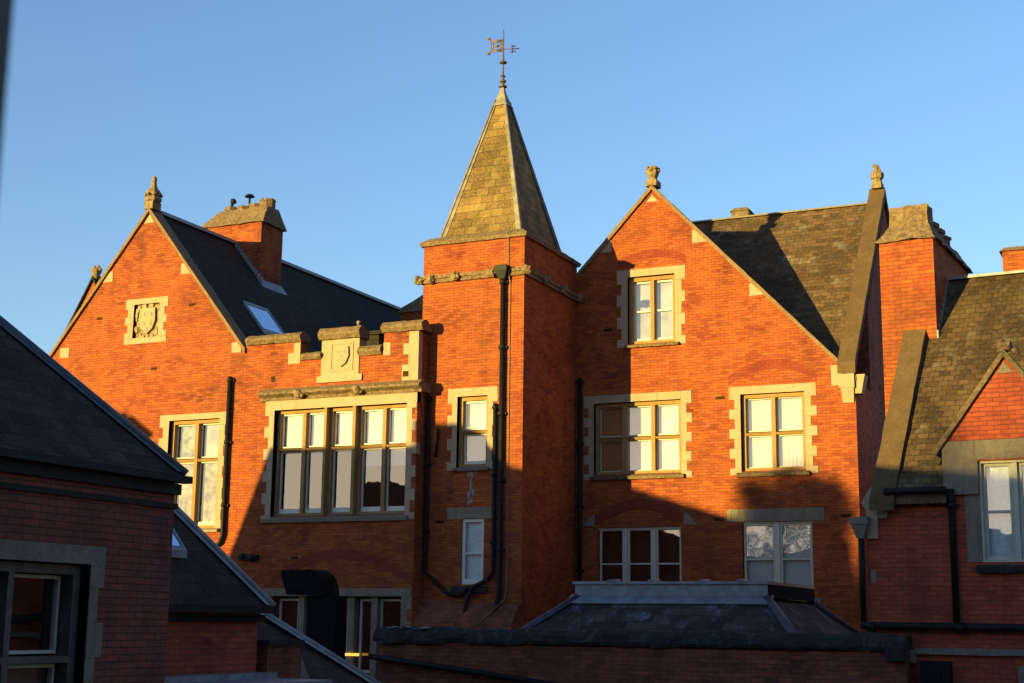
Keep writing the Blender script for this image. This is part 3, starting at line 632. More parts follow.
# tower pipes
b = MB(); cyl_pipe(b, [(-16.04, YT - .1, 14.95), (-16.04, YT - .1, 6.7), (-16.1, YT - .12, 6.4), (-16.3, YT - .2, 5.9)], .065)
b.frustum(-16.13, -15.95, YT - .2, YT - .02, 14.92, -16.2, -15.88, YT - .26, YT - .02, 15.12); b.box(-16.22, -15.86, YT - .28, YT - .02, 15.12, 15.28)
b.build('drainpipe', 'iron', TW)
b = MB(); cyl_pipe(b, [(-16.22, YT - .09, 11.62), (-16.22, YT - .09, 7.3), (-16.35, YT - .12, 7.1), (-16.75, YT - .16, 6.9), (-16.9, YT - .18, 6.6), (-17.1, YT - .2, 5.4)], .055); b.build('drainpipe', 'iron', TW)
b = MB(); b.tube([(-15.9, YT - .02, 16.35), (-15.93, YT - .125, 16.2), (-15.93, YT - .03, 16.0), (-15.92, YT - .02, 15.25), (-15.87, YT - .13, 15.1), (-15.86, YT - .02, 14.8), (-15.86, YT - .02, 7.0), (-15.9, YT - .04, 6.6), (-16.4, YT - .5, 6.0)], .014, 6); b.build('cable', 'stone_grey', TW)
b = MB(); cyl_pipe(b, [(-18.18, YT - .10, 11.95), (-18.18, YT - .1, 7.3), (-17.9, YT - .12, 7.1), (-17.5, YT - .12, 6.75), (-17.1, YT - .15, 6.7), (-16.9, YT - .15, 6.9)], .05); b.build('drainpipe', 'iron', TW)
b = MB(); b.tube([(-17.9, YT - .06, 11.05), (-17.96, YT - .06, 10.3)], .03); b.build('pipe_stub', 'iron', TW)
pieces('air_brick', 'vent', TW, [(-17.95, -17.7, YT - .004, YT + .02, 8.55, 8.63)])
b = MB(); b.tube([(-16.93, YT - .001, 9.15), (-16.93, YT - .001, 9.7)], .03, 6)
for k in range(14): b.blob((-16.93 + random.gauss(0, .05), YT - .004, 9.0 + random.uniform(0, .9)), random.uniform(.02, .05), k, 1, .5, (1, .15, 1.8))
b.build('lime_streak', 'white_stain', TW)
# sooty lean-to base of the tower
b = MB(); b.hexa([(-18.45, YT - .5, 0), (-15.5, YT - .5, 0), (-15.5, YT - .005, 0), (-18.45, YT - .005, 0), (-18.45, YT - .5, 6.0), (-15.5, YT - .5, 6.0), (-15.5, YT - .005, 6.5), (-18.45, YT - .005, 6.6)])
b.build('plinth', 'brick_soot_shade', TW)

# ================================================================== RIGHT GABLED RANGE
YG = 37.5; GXA = -13.18; GXR = -7.66; GXL = -18.7; gs = 1.045; GT = 18.08
def hz_(x): return GT - gs * abs(x - GXA)
RG = thing('gabled_building', 'orange brick gabled building right of the tower, one window near its peak', 'building', (GXA, YG, 0))
wl = MB().prism([(GXL, 0), (GXR, 0), (GXR, hz_(GXR)), (GXA, GT), (GXL, hz_(GXL))], YG, YG + 2)
wl.prism([(YG + 2, 0), (YG + 10.2, 0), (YG + 10.2, 12.6), (YG + 5.1, 18.55), (YG + 2, 14.9)], -14.6, GXR, 'x') if False else None
OP = [(-13.93, -12.54, YG - 1, YG + .8, 13.68, 15.61), (-14.94, -12.40, YG - 1, YG + .8, 10.06, 12.07), (-10.73, -9.0, YG - 1, YG + .8, 10.03, 12.10),
      (-14.82, -12.43, YG - 1, YG + .8, 6.6, 8.61), (-10.75, -8.89, YG - 1, YG + .8, 6.8, 8.70)]
wl.build('wall', 'brick', RG, cuts=OP)
wl2 = MB().prism([(YG + 2.002, 0), (YG + 10.2, 0), (YG + 10.2, 12.5), (YG + 5.1, 18.3), (YG + 2.002, 14.65)], -14.9, GXR - .001, 'x'); wl2.build('side_wall', 'brick_soot_shade', RG)  # end wall lies in shade; the darker brick puts that shade into its colour
# cross roof behind the gable
r = MB(); yr1 = YG + 6
for xe in (GXL + 3.2, GXR - .3):
    ye = YG + .38
    r.hexa([(xe, ye, hz_(xe) - .08), (GXA, ye, GT - .08), (GXA, yr1, GT - .08), (xe, yr1, hz_(xe) - .08), (xe, ye, hz_(xe)), (GXA, ye, GT), (GXA, yr1, GT), (xe, yr1, hz_(xe))])
r.build('cross_roof', 'slate_moss', RG)
# main roof, ridge along x
r = MB(); YR = YG + 5.1; ZR = 18.38; ms = (ZR - 12.4) / 5.1
r.hexa([(-14.6, YG + .2, ZR - ms * 4.9), (-7.95, YG + .2, ZR - ms * 4.9), (-7.95, YR, ZR), (-14.6, YR, ZR), (-14.6, YG + .2, ZR - ms * 4.9 + .1), (-7.95, YG + .2, ZR - ms * 4.9 + .1), (-7.95, YR, ZR + .1), (-14.6, YR, ZR + .1)])
r.hexa([(-14.6, YR, ZR), (-7.95, YR, ZR), (-7.95, YG + 10.4, ZR - ms * 5.3), (-14.6, YG + 10.4, ZR - ms * 5.3), (-14.6, YR, ZR + .1), (-7.95, YR, ZR + .1), (-7.95, YG + 10.4, ZR - ms * 5.3 + .1), (-14.6, YG + 10.4, ZR - ms * 5.3 + .1)])
RR = r.build('roof', 'slate_moss', RG)
MB().box(-14.6, -7.95, YR - .12, YR + .12, ZR + .08, ZR + .13).build('ridge', 'stone_grey', RR)
coping_pair(RG, GXA, GT + .0, GXL + .2, GXR + .04, gs, YG - .08, YG + .42, .14, 'coping_warm')
# broad stone coping closing the main roof at its right end
c = MB()
c.hexa([(-8.08, YG - .16, 12.48), (-7.62, YG - .16, 12.48), (-7.62, YR, 18.62), (-8.08, YR, 18.62), (-8.08, YG - .16, 12.78), (-7.62, YG - .16, 12.78), (-7.62, YR, 18.95), (-8.08, YR, 18.95)])
c.hexa([(-8.08, YR, 18.62), (-7.62, YR, 18.62), (-7.62, YG + 10.4, 12.4), (-8.08, YG + 10.4, 12.4), (-8.08, YR, 18.95), (-7.62, YR, 18.95), (-7.62, YG + 10.4, 12.75), (-8.08, YG + 10.4, 12.75)])
c.rough(.012, 5, .3); c.build('end_coping', 'coping_brown', RG)
for x0, x1, z0, z1 in ((-12.02, -11.6, 16.42, 16.79), (-10.42, -10.06, 14.78, 15.12), (-8.28, -7.98, 12.2, 12.74), (-14.76, -14.42, 16.4, 16.74)): set_stone(RG, x0, x1, z0, z1, YG, hz_)
MB().prism([(-13.36, 17.74), (-13.0, 17.74), (-13.18, 17.94)], YG - .013, YG + .2).build('apex_stone', 'stone', RG)
b = MB(); b.box(-8.06, -7.66, YG - .14, YG + .1, 12.1, 12.47); b.frustum(-7.98, -7.7, YG - .04, YG + .1, 11.72, -8.02, -7.68, YG - .12, YG + .1, 12.1)
b.build('kneeler', 'stone', RG)
b = MB(); b.frustum(-7.66, -7.5, YG - .05, YG + .3, 11.95, -7.66, -7.4, YG - .05, YG + .4, 12.45); b.build('corbel', 'stone', RG)
f = MB(); f.box(-13.34, -13.02, YG - .12, YG + .3, 18.18, 18.36); f.lathe((GXA, YG + .08, 18.34), [(.15, 0), (.12, .1), (.16, .18), (.19, .26), (.18, .36), (.14, .4), (.13, .44), (.08, .47)], 8)
for k in range(8): a = k * math.pi / 4; f.blob((GXA + .16 * math.cos(a), YG + .08 + .16 * math.sin(a), 18.66 + .06 * (k % 2)), .07, k, 1)
f.rough(.012, 12, .1); f.build('finial', 'carved', RG)
f = MB(); f.box(-7.98, -7.7, YR - .2, YR + .2, 18.9, 19.1); f.lathe((-7.84, YR, 19.08), [(.15, 0), (.13, .12), (.19, .17), (.2, .32), (.14, .36)], 8); f.blob((-7.84, YR, 19.5), .14, 5, 2, .6, (.8, .8, 1.3)); f.blob((-7.92, YR, 19.66), .07, 6, 1)
f.rough(.012, 12, .1); f.build('finial', 'carved', RG)
sc_ = MB().box(-12.46, -11.9, YR + .3, YR + .9, 17.8, 18.80).build('chimney', 'coping', RG)
c = MB(); c.frustum(-12.5, -11.86, YR + .26, YR + .94, 18.80, -12.4, -11.96, YR + .36, YR + .84, 18.93); c.build('chimney_cap', 'coping', sc_)
# gable window
surround(RG, I4, -13.93, -12.54, 13.60, 15.61, YG, head=.21, nar=.19, wid=.31, n=7)
stone_frame(RG, -13.93, -12.54, 13.68, 15.61, YG, [-13.24], [], t=.11)
window(RG, I4, lights_of(-13.93, -12.54, 13.68, 15.61, [-13.24], [], t=.11, kinds=['blind_soft', 'blind_soft']), YG + .27, 'white', .045, (-13.93, -12.54, 13.68, 15.61), rail=.5)
sill(RG, I4, -14.0, -12.42, 13.68, YG)
# three-light window
surround(RG, I4, -14.94, -12.40, 9.93, 12.07, YG, head=.22, nar=.16, wid=.30, n=9)
stone_frame(RG, -14.94, -12.40, 10.06, 12.07, YG, [-14.09, -13.24], [11.08], t=.1)
window(RG, I4, lights_of(-14.94, -12.40, 10.06, 12.07, [-14.09, -13.24], [11.08], kinds=['orange_blind', 'blind', 'blind', 'orange_blind', 'blind', 'blind']), YG + .27, 'cream', .025, (-14.94, -12.40, 10.06, 12.07), bottom=.035)
sill(RG, I4, -15.02, -12.3, 10.06, YG, h=.14)
# two-light window
surround(RG, I4, -10.73, -9.0, 9.94, 12.10, YG, head=.21, nar=.17, wid=.31, n=9)
stone_frame(RG, -10.73, -9.0, 10.03, 12.10, YG, [-9.87], [11.05], t=.1)
window(RG, I4, lights_of(-10.73, -9.0, 10.03, 12.10, [-9.87], [11.05], kinds=['vblind'] * 4), YG + .27, 'cream', .022, (-10.73, -9.0, 10.03, 12.1), bottom=.03)
sill(RG, I4, -10.85, -8.9, 10.03, YG, h=.15)
# lower sash windows
def mull_lights(a0, a1, z0, z1, n, mw, kd): 
    wdt = (a1 - a0 - mw * (n - 1)) / n
    return [(a0 + i * (wdt + mw), a0 + i * (wdt + mw) + wdt, z0, z1, kd[i]) for i in range(n)]
window(RG, I4, mull_lights(-14.80, -12.45, 6.6, 8.59, 3, .1, ['blind_grey'] * 0 + [None, 'orange_dark' if 0 else None, None]), YG + .12, 'cream', .055, (-14.82, -12.43, 6.6, 8.61), rail=.52)
b = MB(); b.box(-14.82, -12.43, YG + .05, YG + .2, 8.565, 8.608); 
for i in (1, 2):
    xx = -14.80 + i * ((2.35 - .2) / 3 + .1) - .1; b.box(xx, xx + .1, YG + .05, YG + .2, 6.6, 8.565)
b.build('window_post', 'cream', RG)
window(RG, I4, mull_lights(-10.73, -8.91, 6.8, 8.66, 2, .12, [('blind_grey', .0), ('blind_grey', .0)]), YG + .12, 'cream', .06, (-10.75, -8.89, 6.8, 8.7), rail=.5)
b = MB(); b.box(-10.74, -8.90, YG + .05, YG + .2, 8.66, 8.698); b.box(-9.88, -9.76, YG + .05, YG + .2, 6.8, 8.66); b.build('window_post', 'cream', RG)
sill(RG, I4, -10.85, -8.7, 6.8, YG, h=.2, out=.06, mat='stone_grey')
MB().box(-11.15, -8.57, YG - .012, YG + .25, 8.705, 9.04).build('lintel', 'stone_grey', RG)
seg_arch(RG, I4, -13.62, 8.70, 1.3, .44, .27, YG, .03, 'brick', 36, True)
pieces('springer_stone', 'stone_grey', RG, [lambda b: b.prism([(-15.27, 8.66), (-14.9, 8.66), (-14.9, 8.98), (-14.98, 8.98)], YG - .034, YG + .1), lambda b: b.prism([(-12.34, 8.66), (-11.97, 8.66), (-12.26, 8.98), (-12.34, 8.98)], YG - .034, YG + .1)])
seg_arch(RG, I4, -13.2, 15.86, 1.0, .26, .24, YG, .005, 'brick', 26)
seg_arch(RG, I4, -9.86, 12.36, 1.2, .4, .25, YG, .005, 'brick', 32)
for x, z in ((-11.29, 12.0), (-11.37, 8.74), (-8.01, 8.78), (-14.52, 14.1)): MB().box(x - .13, x + .13, YG - .004, YG + .02, z, z + .08).build('air_brick', 'vent', RG)
b = MB(); cyl_pipe(b, [(-15.33, YG - .1, 12.8), (-15.33, YG - .1, 5)], .06); b.build('drainpipe', 'iron', RG)

# ================================================================== RIGHT WING (turned four degrees)
WR = R(-4); WF = Matrix.Translation((-4.9, 24.5, 0)) @ Matrix.Rotation(WR, 4, 'Z')
WG = thing('chimney_building', 'red brick wing at far right with tall lit chimney stack and mossy slate roof', 'building', (-4.9, 24.5, 0), WR)
RS = 1.164; RV, RZ = 3.65, 12.47
def wz(v): return RZ - RS * abs(v - RV)
MB(WF).prism([(0, 0), (7.3, 0), (7.3, wz(7.3) - .05), (RV, RZ - .05), (0, wz(0) - .05)], .14, 7.0, 'x').box(0, .139, .001, 7.2, 0, 8.15).build('wall', 'brick_red', WG, cuts=[(1.85, 2.95, -1, .75, 7.05, 8.66)])
r = MB(WF)
for ua, ub, va in ((.5, 1.36, -.2), (1.36, 3.34, .8), (3.34, 7.1, -.2)):
    r.hexa([(ua, va, wz(va)), (ub, va, wz(va)), (ub, RV, RZ), (ua, RV, RZ), (ua, va, wz(va) + .09), (ub, va, wz(va) + .09), (ub, RV, RZ + .09), (ua, RV, RZ + .09)])
r.hexa([(.5, RV, RZ), (7.1, RV, RZ), (7.1, 7.5, wz(7.5)), (.5, 7.5, wz(7.5)), (.5, RV, RZ + .09), (7.1, RV, RZ + .09), (7.1, 7.5, wz(7.5) + .09), (.5, 7.5, wz(7.5) + .09)])
WRF = r.build('roof', 'slate_brown', WG)
MB(WF).box(.5, 7.1, RV - .1, RV + .1, RZ + .07, RZ + .12).build('ridge', 'lead', WRF)
c = MB(WF); t_ = .22
c.hexa([(.14, -.3, wz(-.3) + .02), (.54, -.3, wz(-.3) + .02), (.54, 2.5, wz(2.5) + .02), (.14, 2.5, wz(2.5) + .02), (.14, -.3, wz(-.3) + .2), (.54, -.3, wz(-.3) + .2), (.54, 2.5, wz(2.5) + .28), (.14, 2.5, wz(2.5) + .28)])
c.rough(.016, 6, .2); c.build('coping', 'coping_brown', WG)
b = MB(WF); b.prism([(0.02, 7.45), (.2, 7.45), (.2, 8.3), (.1, 8.3), (-.06, 8.05), (.02, 7.9)], -.05, .2); b.build('kneeler', 'stone', WG)
pieces('eaves_stone', 'stone_grey', WG, [(.2, .42, -.16, -.002, 8.0, 8.18), (.2, .36, -.06, -.002, 7.78, 7.98), (.43, 1.36, -.06, -.002, 8.02, 8.14), (.05, .14, -.02, -.001, 6.72, 6.95)], WF)
b = MB(WF); b.tube([(.38, -.26, 8.2), (1.38, -.26, 8.19)], .06, 10); b.build('gutter', 'iron', WG)
b = MB(WF); cyl_pipe(b, [(1.42, -.14, 8.22), (1.42, -.1, 8.05), (1.42, -.1, 6.1)], .055); b.build('drainpipe', 'iron', WG)
b = MB(WF); cyl_pipe(b, [(-.07, -.1, 7.75), (-.07, -.1, 6.1)], .05); b.build('drainpipe', 'iron', WG)
b = MB(WF); b.frustum(-.13, -.01, -.17, -.03, 7.45, -.2, .06, -.22, -.02, 7.68); b.box(-.22, .08, -.24, -.02, 7.68, 7.8); b.build('rain_hopper', 'stone_grey', WG)
b = MB(WF); b.tube([(-.1, -.14, 6.04), (6.9, -.14, 6.0)], .065, 10)
for u in (.0, 1.42, 3.2, 5): b.tube([(u, -.14, 6.02), (u + .12, -.14, 6.02)], .085, 10)
b.build('waste_pipe', 'iron', WG)
b = MB(WF); b.box(.75, 6.9, -.09, -.002, 5.6, 5.7); b.rough(.008, 8, .2); b.build('string_course', 'stone_grey', WG)
pieces('stone_block', 'stone_grey', WG, [(.58, .745, -.1, -.002, 5.45, 5.66), (2.3, 3.4, -.03, -.002, 4.6, 5.45)], WF)
b = MB(WF); b.box(.86, 1.3, -.3, -.002, 5.0, 5.5); b.frustum(.95, 1.22, -.36, -.3, 5.1, 1.0, 1.18, -.4, -.3, 5.35); b.build('meter_box', 'iron', WG)
# dormer gable
du, dz = 2.35, 10.32
MB(WF).prism([(1.33, 8.12), (3.37, 8.12), (3.37, 8.97), (du, dz), (1.33, 8.97)], -.06, .9).build('dormer_gable', 'brick_red', WG, cuts=[(1.85, 2.95, -1, .75, 7.05, 8.66)])
b = MB(WF); b.box(1.30, 3.40, -.075, .1, 8.68, 8.99); b.box(1.30, 1.85, -.074, .1, 8.13, 8.68); b.box(1.62, 1.85, -.02, .1, 7.05, 8.13); b.box(2.95, 3.3, -.074, .1, 8.13, 8.68)
b.build('window_surround', 'stone_grey', WG)
pieces('apex_stone', 'stone_grey', WG, [lambda b: b.prism([(du - .13, dz - .26), (du + .13, dz - .26), (du, dz - .08)], -.072, .1)], WF)
for s_ in (-1, 1):
    c = MB(WF); u0 = du + s_ * 1.14
    c.hexa([(u0, -.14, dz - 1.36 * 1.14 - .0), (du, -.14, dz), (du, .3, dz), (u0, .3, dz - 1.36 * 1.14), (u0, -.14, dz - 1.36 * 1.14 + .13), (du, -.14, dz + .13), (du, .3, dz + .13), (u0, .3, dz - 1.36 * 1.14 + .13)])
    c.rough(.01, 6, .2); c.build('verge', 'coping', WG)
    c = MB(WF); dv = (dz + .0 - wz(0)) / RS
    u1 = du + s_ * 1.2
    c.hexa([(u1, .28, dz - 1.36 * 1.2 - .04), (du, .28, dz - .04), (du, dv + .1, dz - .04), (u1, .6, dz - 1.36 * 1.2 - .04), (u1, .28, dz - 1.36 * 1.2 + .05), (du, .28, dz + .05), (du, dv + .1, dz + .05), (u1, .6, dz - 1.36 * 1.2 + .05)])
    c.build('dormer_roof', 'slate_brown', WG)
f = MB(WF); f.blob((du, .05, dz + .2), .13, 3, 2, .5); f.blob((du + .16, .05, dz + .1), .08, 5, 1); f.build('finial', 'coping', WG)
window(WG, WF, [(1.88, 2.36, 7.06, 8.64, 'curtain'), (2.44, 2.93, 7.06, 8.64, 'curtain')], .12, 'cream', .06, (1.85, 2.95, 7.05, 8.66), rail=.5, bottom=.09)
b = MB(WF); ring(b, 1.851, 2.949, 7.051, 8.659, .035, .0, .1); b.box(2.36, 2.44, .02, .2, 7.08, 8.62); b.build('window_post', 'cream', WG)
sill(WG, WF, 1.76, 3.1, 7.03, 0, h=.15, out=.14, mat='coping_dark')
# chimney stack, long side facing right
CS = MB(WF).box(-.26, .74, 2.5, 5.6, 0, 13.12).build('chimney', 'brick', WG)
c = MB(WF); c.frustum(-.34, .82, 2.42, 5.7, 13.12, -.1, .6, 2.7, 5.45, 13.5); c.box(-.1, .62, 2.68, 3.15, 13.45, 13.86); c.rough(.05, 3.5, .15); c.build('chimney_cap', 'coping', CS)
for k in range(5):
    p = MB(WF); p.lathe((.28, 3.05 + k * .53, 13.4), [(.24, 0), (.21, .34), (.24, .36), (.24, .44 - .03 * (k == 4)), (.18, .44)], 6, .3); p.rough(.015, 8, .2); p.build('chimney_pot', 'coping', CS)
b = MB(WF)
for k in range(9):
    v = 2.5 + k * .13; b.box(.738, .765, v, v + .14, wz(v) + .06, wz(v) + .24)
b.build('flashing', 'lead', CS)

ER = thing('sky_blocking_building', 'brick building added behind the right wing to block low sky, lit chimney showing', 'building', (2, 40, 0))  # walls and roof added to keep low sky light out; the chimney is real
MB().box(-4.0, 14, 34, 48, 0, 10.8).build('wall', 'brick_soot_shade', ER)
FC = MB().box(-3.97, -2.5, 38.5, 39.5, 10.8, 15.62).build('chimney', 'brick', ER)
MB().frustum(-4.04, -2.43, 38.43, 39.57, 15.62, -3.92, -2.55, 38.55, 39.45, 15.74).build('chimney_cap', 'coping', FC)
b = MB(); b.lathe((-3.0, 39, 15.7), [(.18, 0), (.14, .25), (.17, .32)], 8); b.build('chimney_pot', 'coping', FC)
MB().box(-4.1, 14.1, 33.9, 48.1, 10.8, 11.0).build('roof', 'slate', ER)

# ================================================================== rear range peeping over the left gable and by the tower
RB = thing('gabled_building', 'distant brick gable mostly hidden behind the left gable, only its stone finial showing', 'building', (-34.8, 40, 0))
fx = -35.35
MB().prism([(fx - 2.6, 0), (fx + 2.6, 0), (fx + 2.6, 13.4), (fx, 18.0), (fx - 2.6, 13.4)], 40, 50).build('wall', 'brick', RB)
r = MB()
for s_ in (-1, 1):
    r.hexa([(fx + s_ * 2.7, 39.9, 13.25), (fx, 39.9, 18.05), (fx, 50, 18.05), (fx + s_ * 2.7, 50, 13.25), (fx + s_ * 2.7, 39.9, 13.35), (fx, 39.9, 18.15), (fx, 50, 18.15), (fx + s_ * 2.7, 50, 13.35)])
r.build('roof', 'slate', RB)
f = MB(); f.lathe((fx, 40.1, 18.05), [(.14, 0), (.2, .1), (.13, .16), (.2, .3), (.1, .42)], 8)
for k in range(6): a = k * 1.05; f.blob((fx + .18 * math.cos(a), 40.1, 18.4 + .12 * math.sin(a)), .08, k, 1)
f.build('finial', 'carved', RB)
LB = thing('rear_building', 'brick building corner with stone coping seen just left of the tower, behind it', 'building', (-26, 46, 0))
MB().box(-25.45, -22.5, 45, 52, 0, 17.0).build('wall', 'brick', LB)
c = MB(); c.hexa([(-25.6, 44.9, 17.0), (-22.5, 44.9, 17.0), (-22.5, 52, 17.0), (-25.6, 52, 17.0), (-25.35, 44.95, 17.2), (-22.5, 44.95, 18.6), (-22.5, 52, 18.6), (-25.35, 52, 17.2)]); c.rough(.03, 4, .3); c.build('coping', 'coping', LB)

# ================================================================== GARDEN WALL
GW = thing('garden_wall', 'dark sooty brick wall with black crusted coping along the bottom of the view', 'wall', (-9.1, 24.1, 0))
GF = Matrix.Translation((.55, -1.0, 0))
MB(GF).box(-14.4, -4.80, 25.0, 25.35, 0, 5.62).build('wall', 'brick_soot_shade', GW)
c = MB(GF); c.prism([(24.93, 5.64), (24.9, 5.70), (24.93, 5.80), (25.02, 5.90), (25.35, 5.91), (25.45, 5.80), (25.45, 5.64)], -14.45, -4.80, 'x'); c.rough(.05, 2.3, .1); c.rough(.03, 9, .1); c.build('coping', 'coping_dark', GW)
b = MB(GF); cyl_pipe(b, [(-14.5, 24.84, 5.38), (-12.5, 24.84, 5.16), (-10.0, 24.84, 4.88), (-7, 24.84, 4.55)], .055); b.build('waste_pipe', 'iron', GW)
b = MB(GF)
for k in range(26):
    x = -14.2 + 1.0 * random.random() ** 1.0; b.blob((x, 24.94 + random.random() * .1, 5.9 + .02 * random.random() - .18 * (random.random() < .35)), random.uniform(.015, .05), k, 1, .6, (1.6, 1, .5))
b.build('lichen_patch', 'white_stain', GW)
b = MB(GF); b.box(-5.1, -4.80, 24.8, 25.0, 5.5, 5.72); b.rough(.02, 5, .1); b.build('end_stone', 'coping_dark', GW)

# ================================================================== PAVILION with lead-capped hipped roof
PV = thing('pavilion', 'low hipped slate roof with a lead covered ridge box below the sash windows', 'outbuilding', (-9.9, 30.8, 0))
MB().box(-12.8, -6.95, 27.9, 33.8, 0, 5.65).build('wall', 'brick_red', PV)
def hip(root, x0, x1, y0, y1, z0, X0, X1, Y0, Y1, z1, mat='tile_fore', name='roof'):
    return MB().frustum(x0, x1, y0, y1, z0, X0, X1, Y0, Y1, z1).build(name, mat, root)
PR = hip(PV, -13.0, -6.75, 27.6, 34.0, 5.62, -11.9, -7.85, 29.05, 32.65, 6.56, mat='slate_streaked')
b = MB(); b.box(-11.98, -7.8, 29.0, 32.7, 6.60, 6.84); b.box(-12.03, -7.75, 28.95, 32.75, 6.84, 6.90)
for x in (-11.2, -10.3, -9.2, -8.4): b.tube([(x, 28.93, 6.9), (x, 29.6, 6.93)], .035, 6)
b.build('ridge_box', 'lead', PR)
MB().box(-7.8, -7.74, 28.99, 32.7, 6.57, 6.835).build('ridge_box_end', 'soot_metal', PR)
for (p0, p1) in (((-13.0, 27.6, 5.63), (-11.93, 29.02, 6.58)), ((-6.75, 27.6, 5.63), (-7.82, 29.02, 6.58)), ((-6.75, 34.0, 5.63), (-7.82, 32.68, 6.58))):
    h = MB(); h.tube([p0, p1], .07, 8); s_ = -1 if p0[0] < -10 else 1
    h.hexa([(p0[0] - .14 * s_, p0[1], 5.64), (p0[0], p0[1] , 5.65), (p1[0], p1[1], 6.6), (p1[0] - .12 * s_, p1[1], 6.6), (p0[0] - .14 * s_, p0[1], 5.66), (p0[0], p0[1], 5.68), (p1[0], p1[1], 6.62), (p1[0] - .12 * s_, p1[1], 6.62)])
    h.build('lead_hip', 'lead_dark', PR)
h = MB(); h.hexa([(-12.1, 28.8, 6.44), (-7.7, 28.8, 6.44), (-7.7, 29.06, 6.6), (-12.1, 29.06, 6.6), (-12.1, 28.8, 6.47), (-7.7, 28.8, 6.47), (-7.7, 29.06, 6.63), (-12.1, 29.06, 6.63)]); h.build('flashing', 'lead', PR)

# ================================================================== NEAR LEFT BUILDING (long side faces right)
AF = Matrix(((0, -1, 0, -10.53), (1, 0, 0, 0), (0, 0, 1, 0), (0, 0, 0, 1)))     # local x = world y, local y = depth into the wall (-x)
AB = thing('near_building', 'dark brick building filling the left foreground, stone framed window and hipped slate roof', 'building', (-10.53, 13.6, 0))
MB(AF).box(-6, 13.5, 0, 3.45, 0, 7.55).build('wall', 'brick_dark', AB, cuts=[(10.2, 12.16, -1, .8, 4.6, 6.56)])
he = 7.62; ov = .12
r = MB(AF); r.frustum(-6 - ov, 13.52, -ov, 3.45 + ov, he, -6 + 1.7, 13.6 - 1.85, 1.7, 1.75, he + 1.93)
AR = r.build('roof', 'tile_fore', AB)
h = MB(AF); P0 = Vector((13.53, -ov, he + .02)); P1 = Vector((13.6 - 1.85, 1.70, he + 1.95)); h.tube([P0, P1], .05, 8)
dd = (P1 - P0)
h.face([P0 + Vector((-.16, .0, .02)), P0 + Vector((0, 0, .02)), P1 + Vector((0, 0, .02)), P1 + Vector((-.16, .0, .02))]); h.build('lead_hip', 'lead_dark', AR)
h = MB(AF); h.tube([(-4, 1.72, he + 1.95), (11.9, 1.72, he + 1.95)], .07, 8); h.build('ridge', 'lead', AR)
b = MB(AF); b.box(-6.2, 13.58, -.18, -.06, 7.53, 7.61); b.box(-6.1, 13.54, -.06, -.002, 7.40, 7.52); b.box(-6.1, 13.52, -.04, -.002, 7.24, 7.3); b.build('gutter', 'iron', AB)
b = MB(AF); cyl_pipe(b, [(13.55, -.1, 7.45), (13.55, -.1, 3)], .05) if False else None
surround(AB, AF, 10.2, 12.16, 4.6, 6.56, 0, head=.19, nar=.12, wid=.22, n=6, depth=.12, mat='stone_grey')
b = MB(AF); ring(b, 10.21, 12.15, 4.6, 6.55, .1, .12, .5); b.box(11.12, 11.2, .12, .4, 4.7, 6.45); b.box(10.31, 11.12, .12, .4, 5.55, 5.62); b.box(11.2, 12.05, .12, .4, 5.55, 5.62); b.build('window_post', 'timber_dark', AB)
window(AB, AF, [(10.32, 11.1, 5.64, 6.44, None), (11.22, 12.03, 5.64, 6.44, None), (10.32, 11.1, 4.7, 5.54, None), (11.22, 12.03, 4.7, 5.54, 'timber_dark')], .3, 'cream', .035, (10.22, 12.14, 4.6, 6.5), bottom=.035)

# ================================================================== LOW OUTBUILDING behind it
BF = Matrix(((0, -1, 0, -11.98), (1, 0, 0, 0), (0, 0, 1, 0), (0, 0, 0, 1)))
OB = thing('outbuilding', 'small red brick outbuilding with hipped slate roof and roof light, behind the near building', 'outbuilding', (-11.98, 17.6, 0))
MB(BF).box(14.0, 17.36, 0, 4.6, 0, 6.12).build('wall', 'brick_dark' if 0 else 'brick_red', OB)
def hb(v): return 6.2 + 1.26 * (v + .15)
r = MB(BF); r.frustum(13.9, 17.46, -.15, 4.75, 6.19, 14.6, 15.3, 2.25, 2.35, hb(2.25)); OR_ = r.build('roof', 'tile_fore', OB)
h = MB(BF); P0 = Vector((17.47, -.17, 6.2)); P1 = Vector((15.27, 2.25, hb(2.25) + .02)); h.tube([P0, P1], .055, 8)
h.face([P0 + Vector((-.16, .0, .02)), P0 + Vector((0, 0, .02)), P1 + Vector((0, 0, .02)), P1 + Vector((-.16, .0, .02))]); h.build('lead_hip', 'lead', OR_)
b = MB(BF); b.box(13.9, 17.5, -.24, -.1, 6.1, 6.2); b.box(13.9, 17.42, -.08, -.002, 5.98, 6.08); b.build('gutter', 'iron', OB)
sk = MB(BF)
for (a0, a1, v0, v1, h0, h1) in ((15.5, 15.55, .32, .66, .02, .12), (16.05, 16.1, .32, .66, .02, .12), (15.55, 16.05, .32, .37, .02, .12), (15.55, 16.05, .61, .66, .02, .12), (15.55, 16.05, .37, .61, .02, .07)):
    sk.hexa([(a0, v0, hb(v0) + h0), (a1, v0, hb(v0) + h0), (a1, v1, hb(v1) + h0), (a0, v1, hb(v1) + h0), (a0, v0, hb(v0) + h1), (a1, v0, hb(v0) + h1), (a1, v1, hb(v1) + h1), (a0, v1, hb(v1) + h1)])
sk = sk.build('skylight', 'lead', OR_); q = MB(BF); q.face([(15.55, .37, hb(.37) + .1), (16.05, .37, hb(.37) + .1), (16.05, .61, hb(.61) + .1), (15.55, .61, hb(.61) + .1)]); q.build('pane', 'roof_glass', sk)
b = MB(BF); b.box(13.6, 17.45, -1.2, -.003, 5.05, 5.22); b.box(13.6, 17.45, -.3, -.003, 5.22, 5.3); b.build('lead_flat', 'lead', OB)
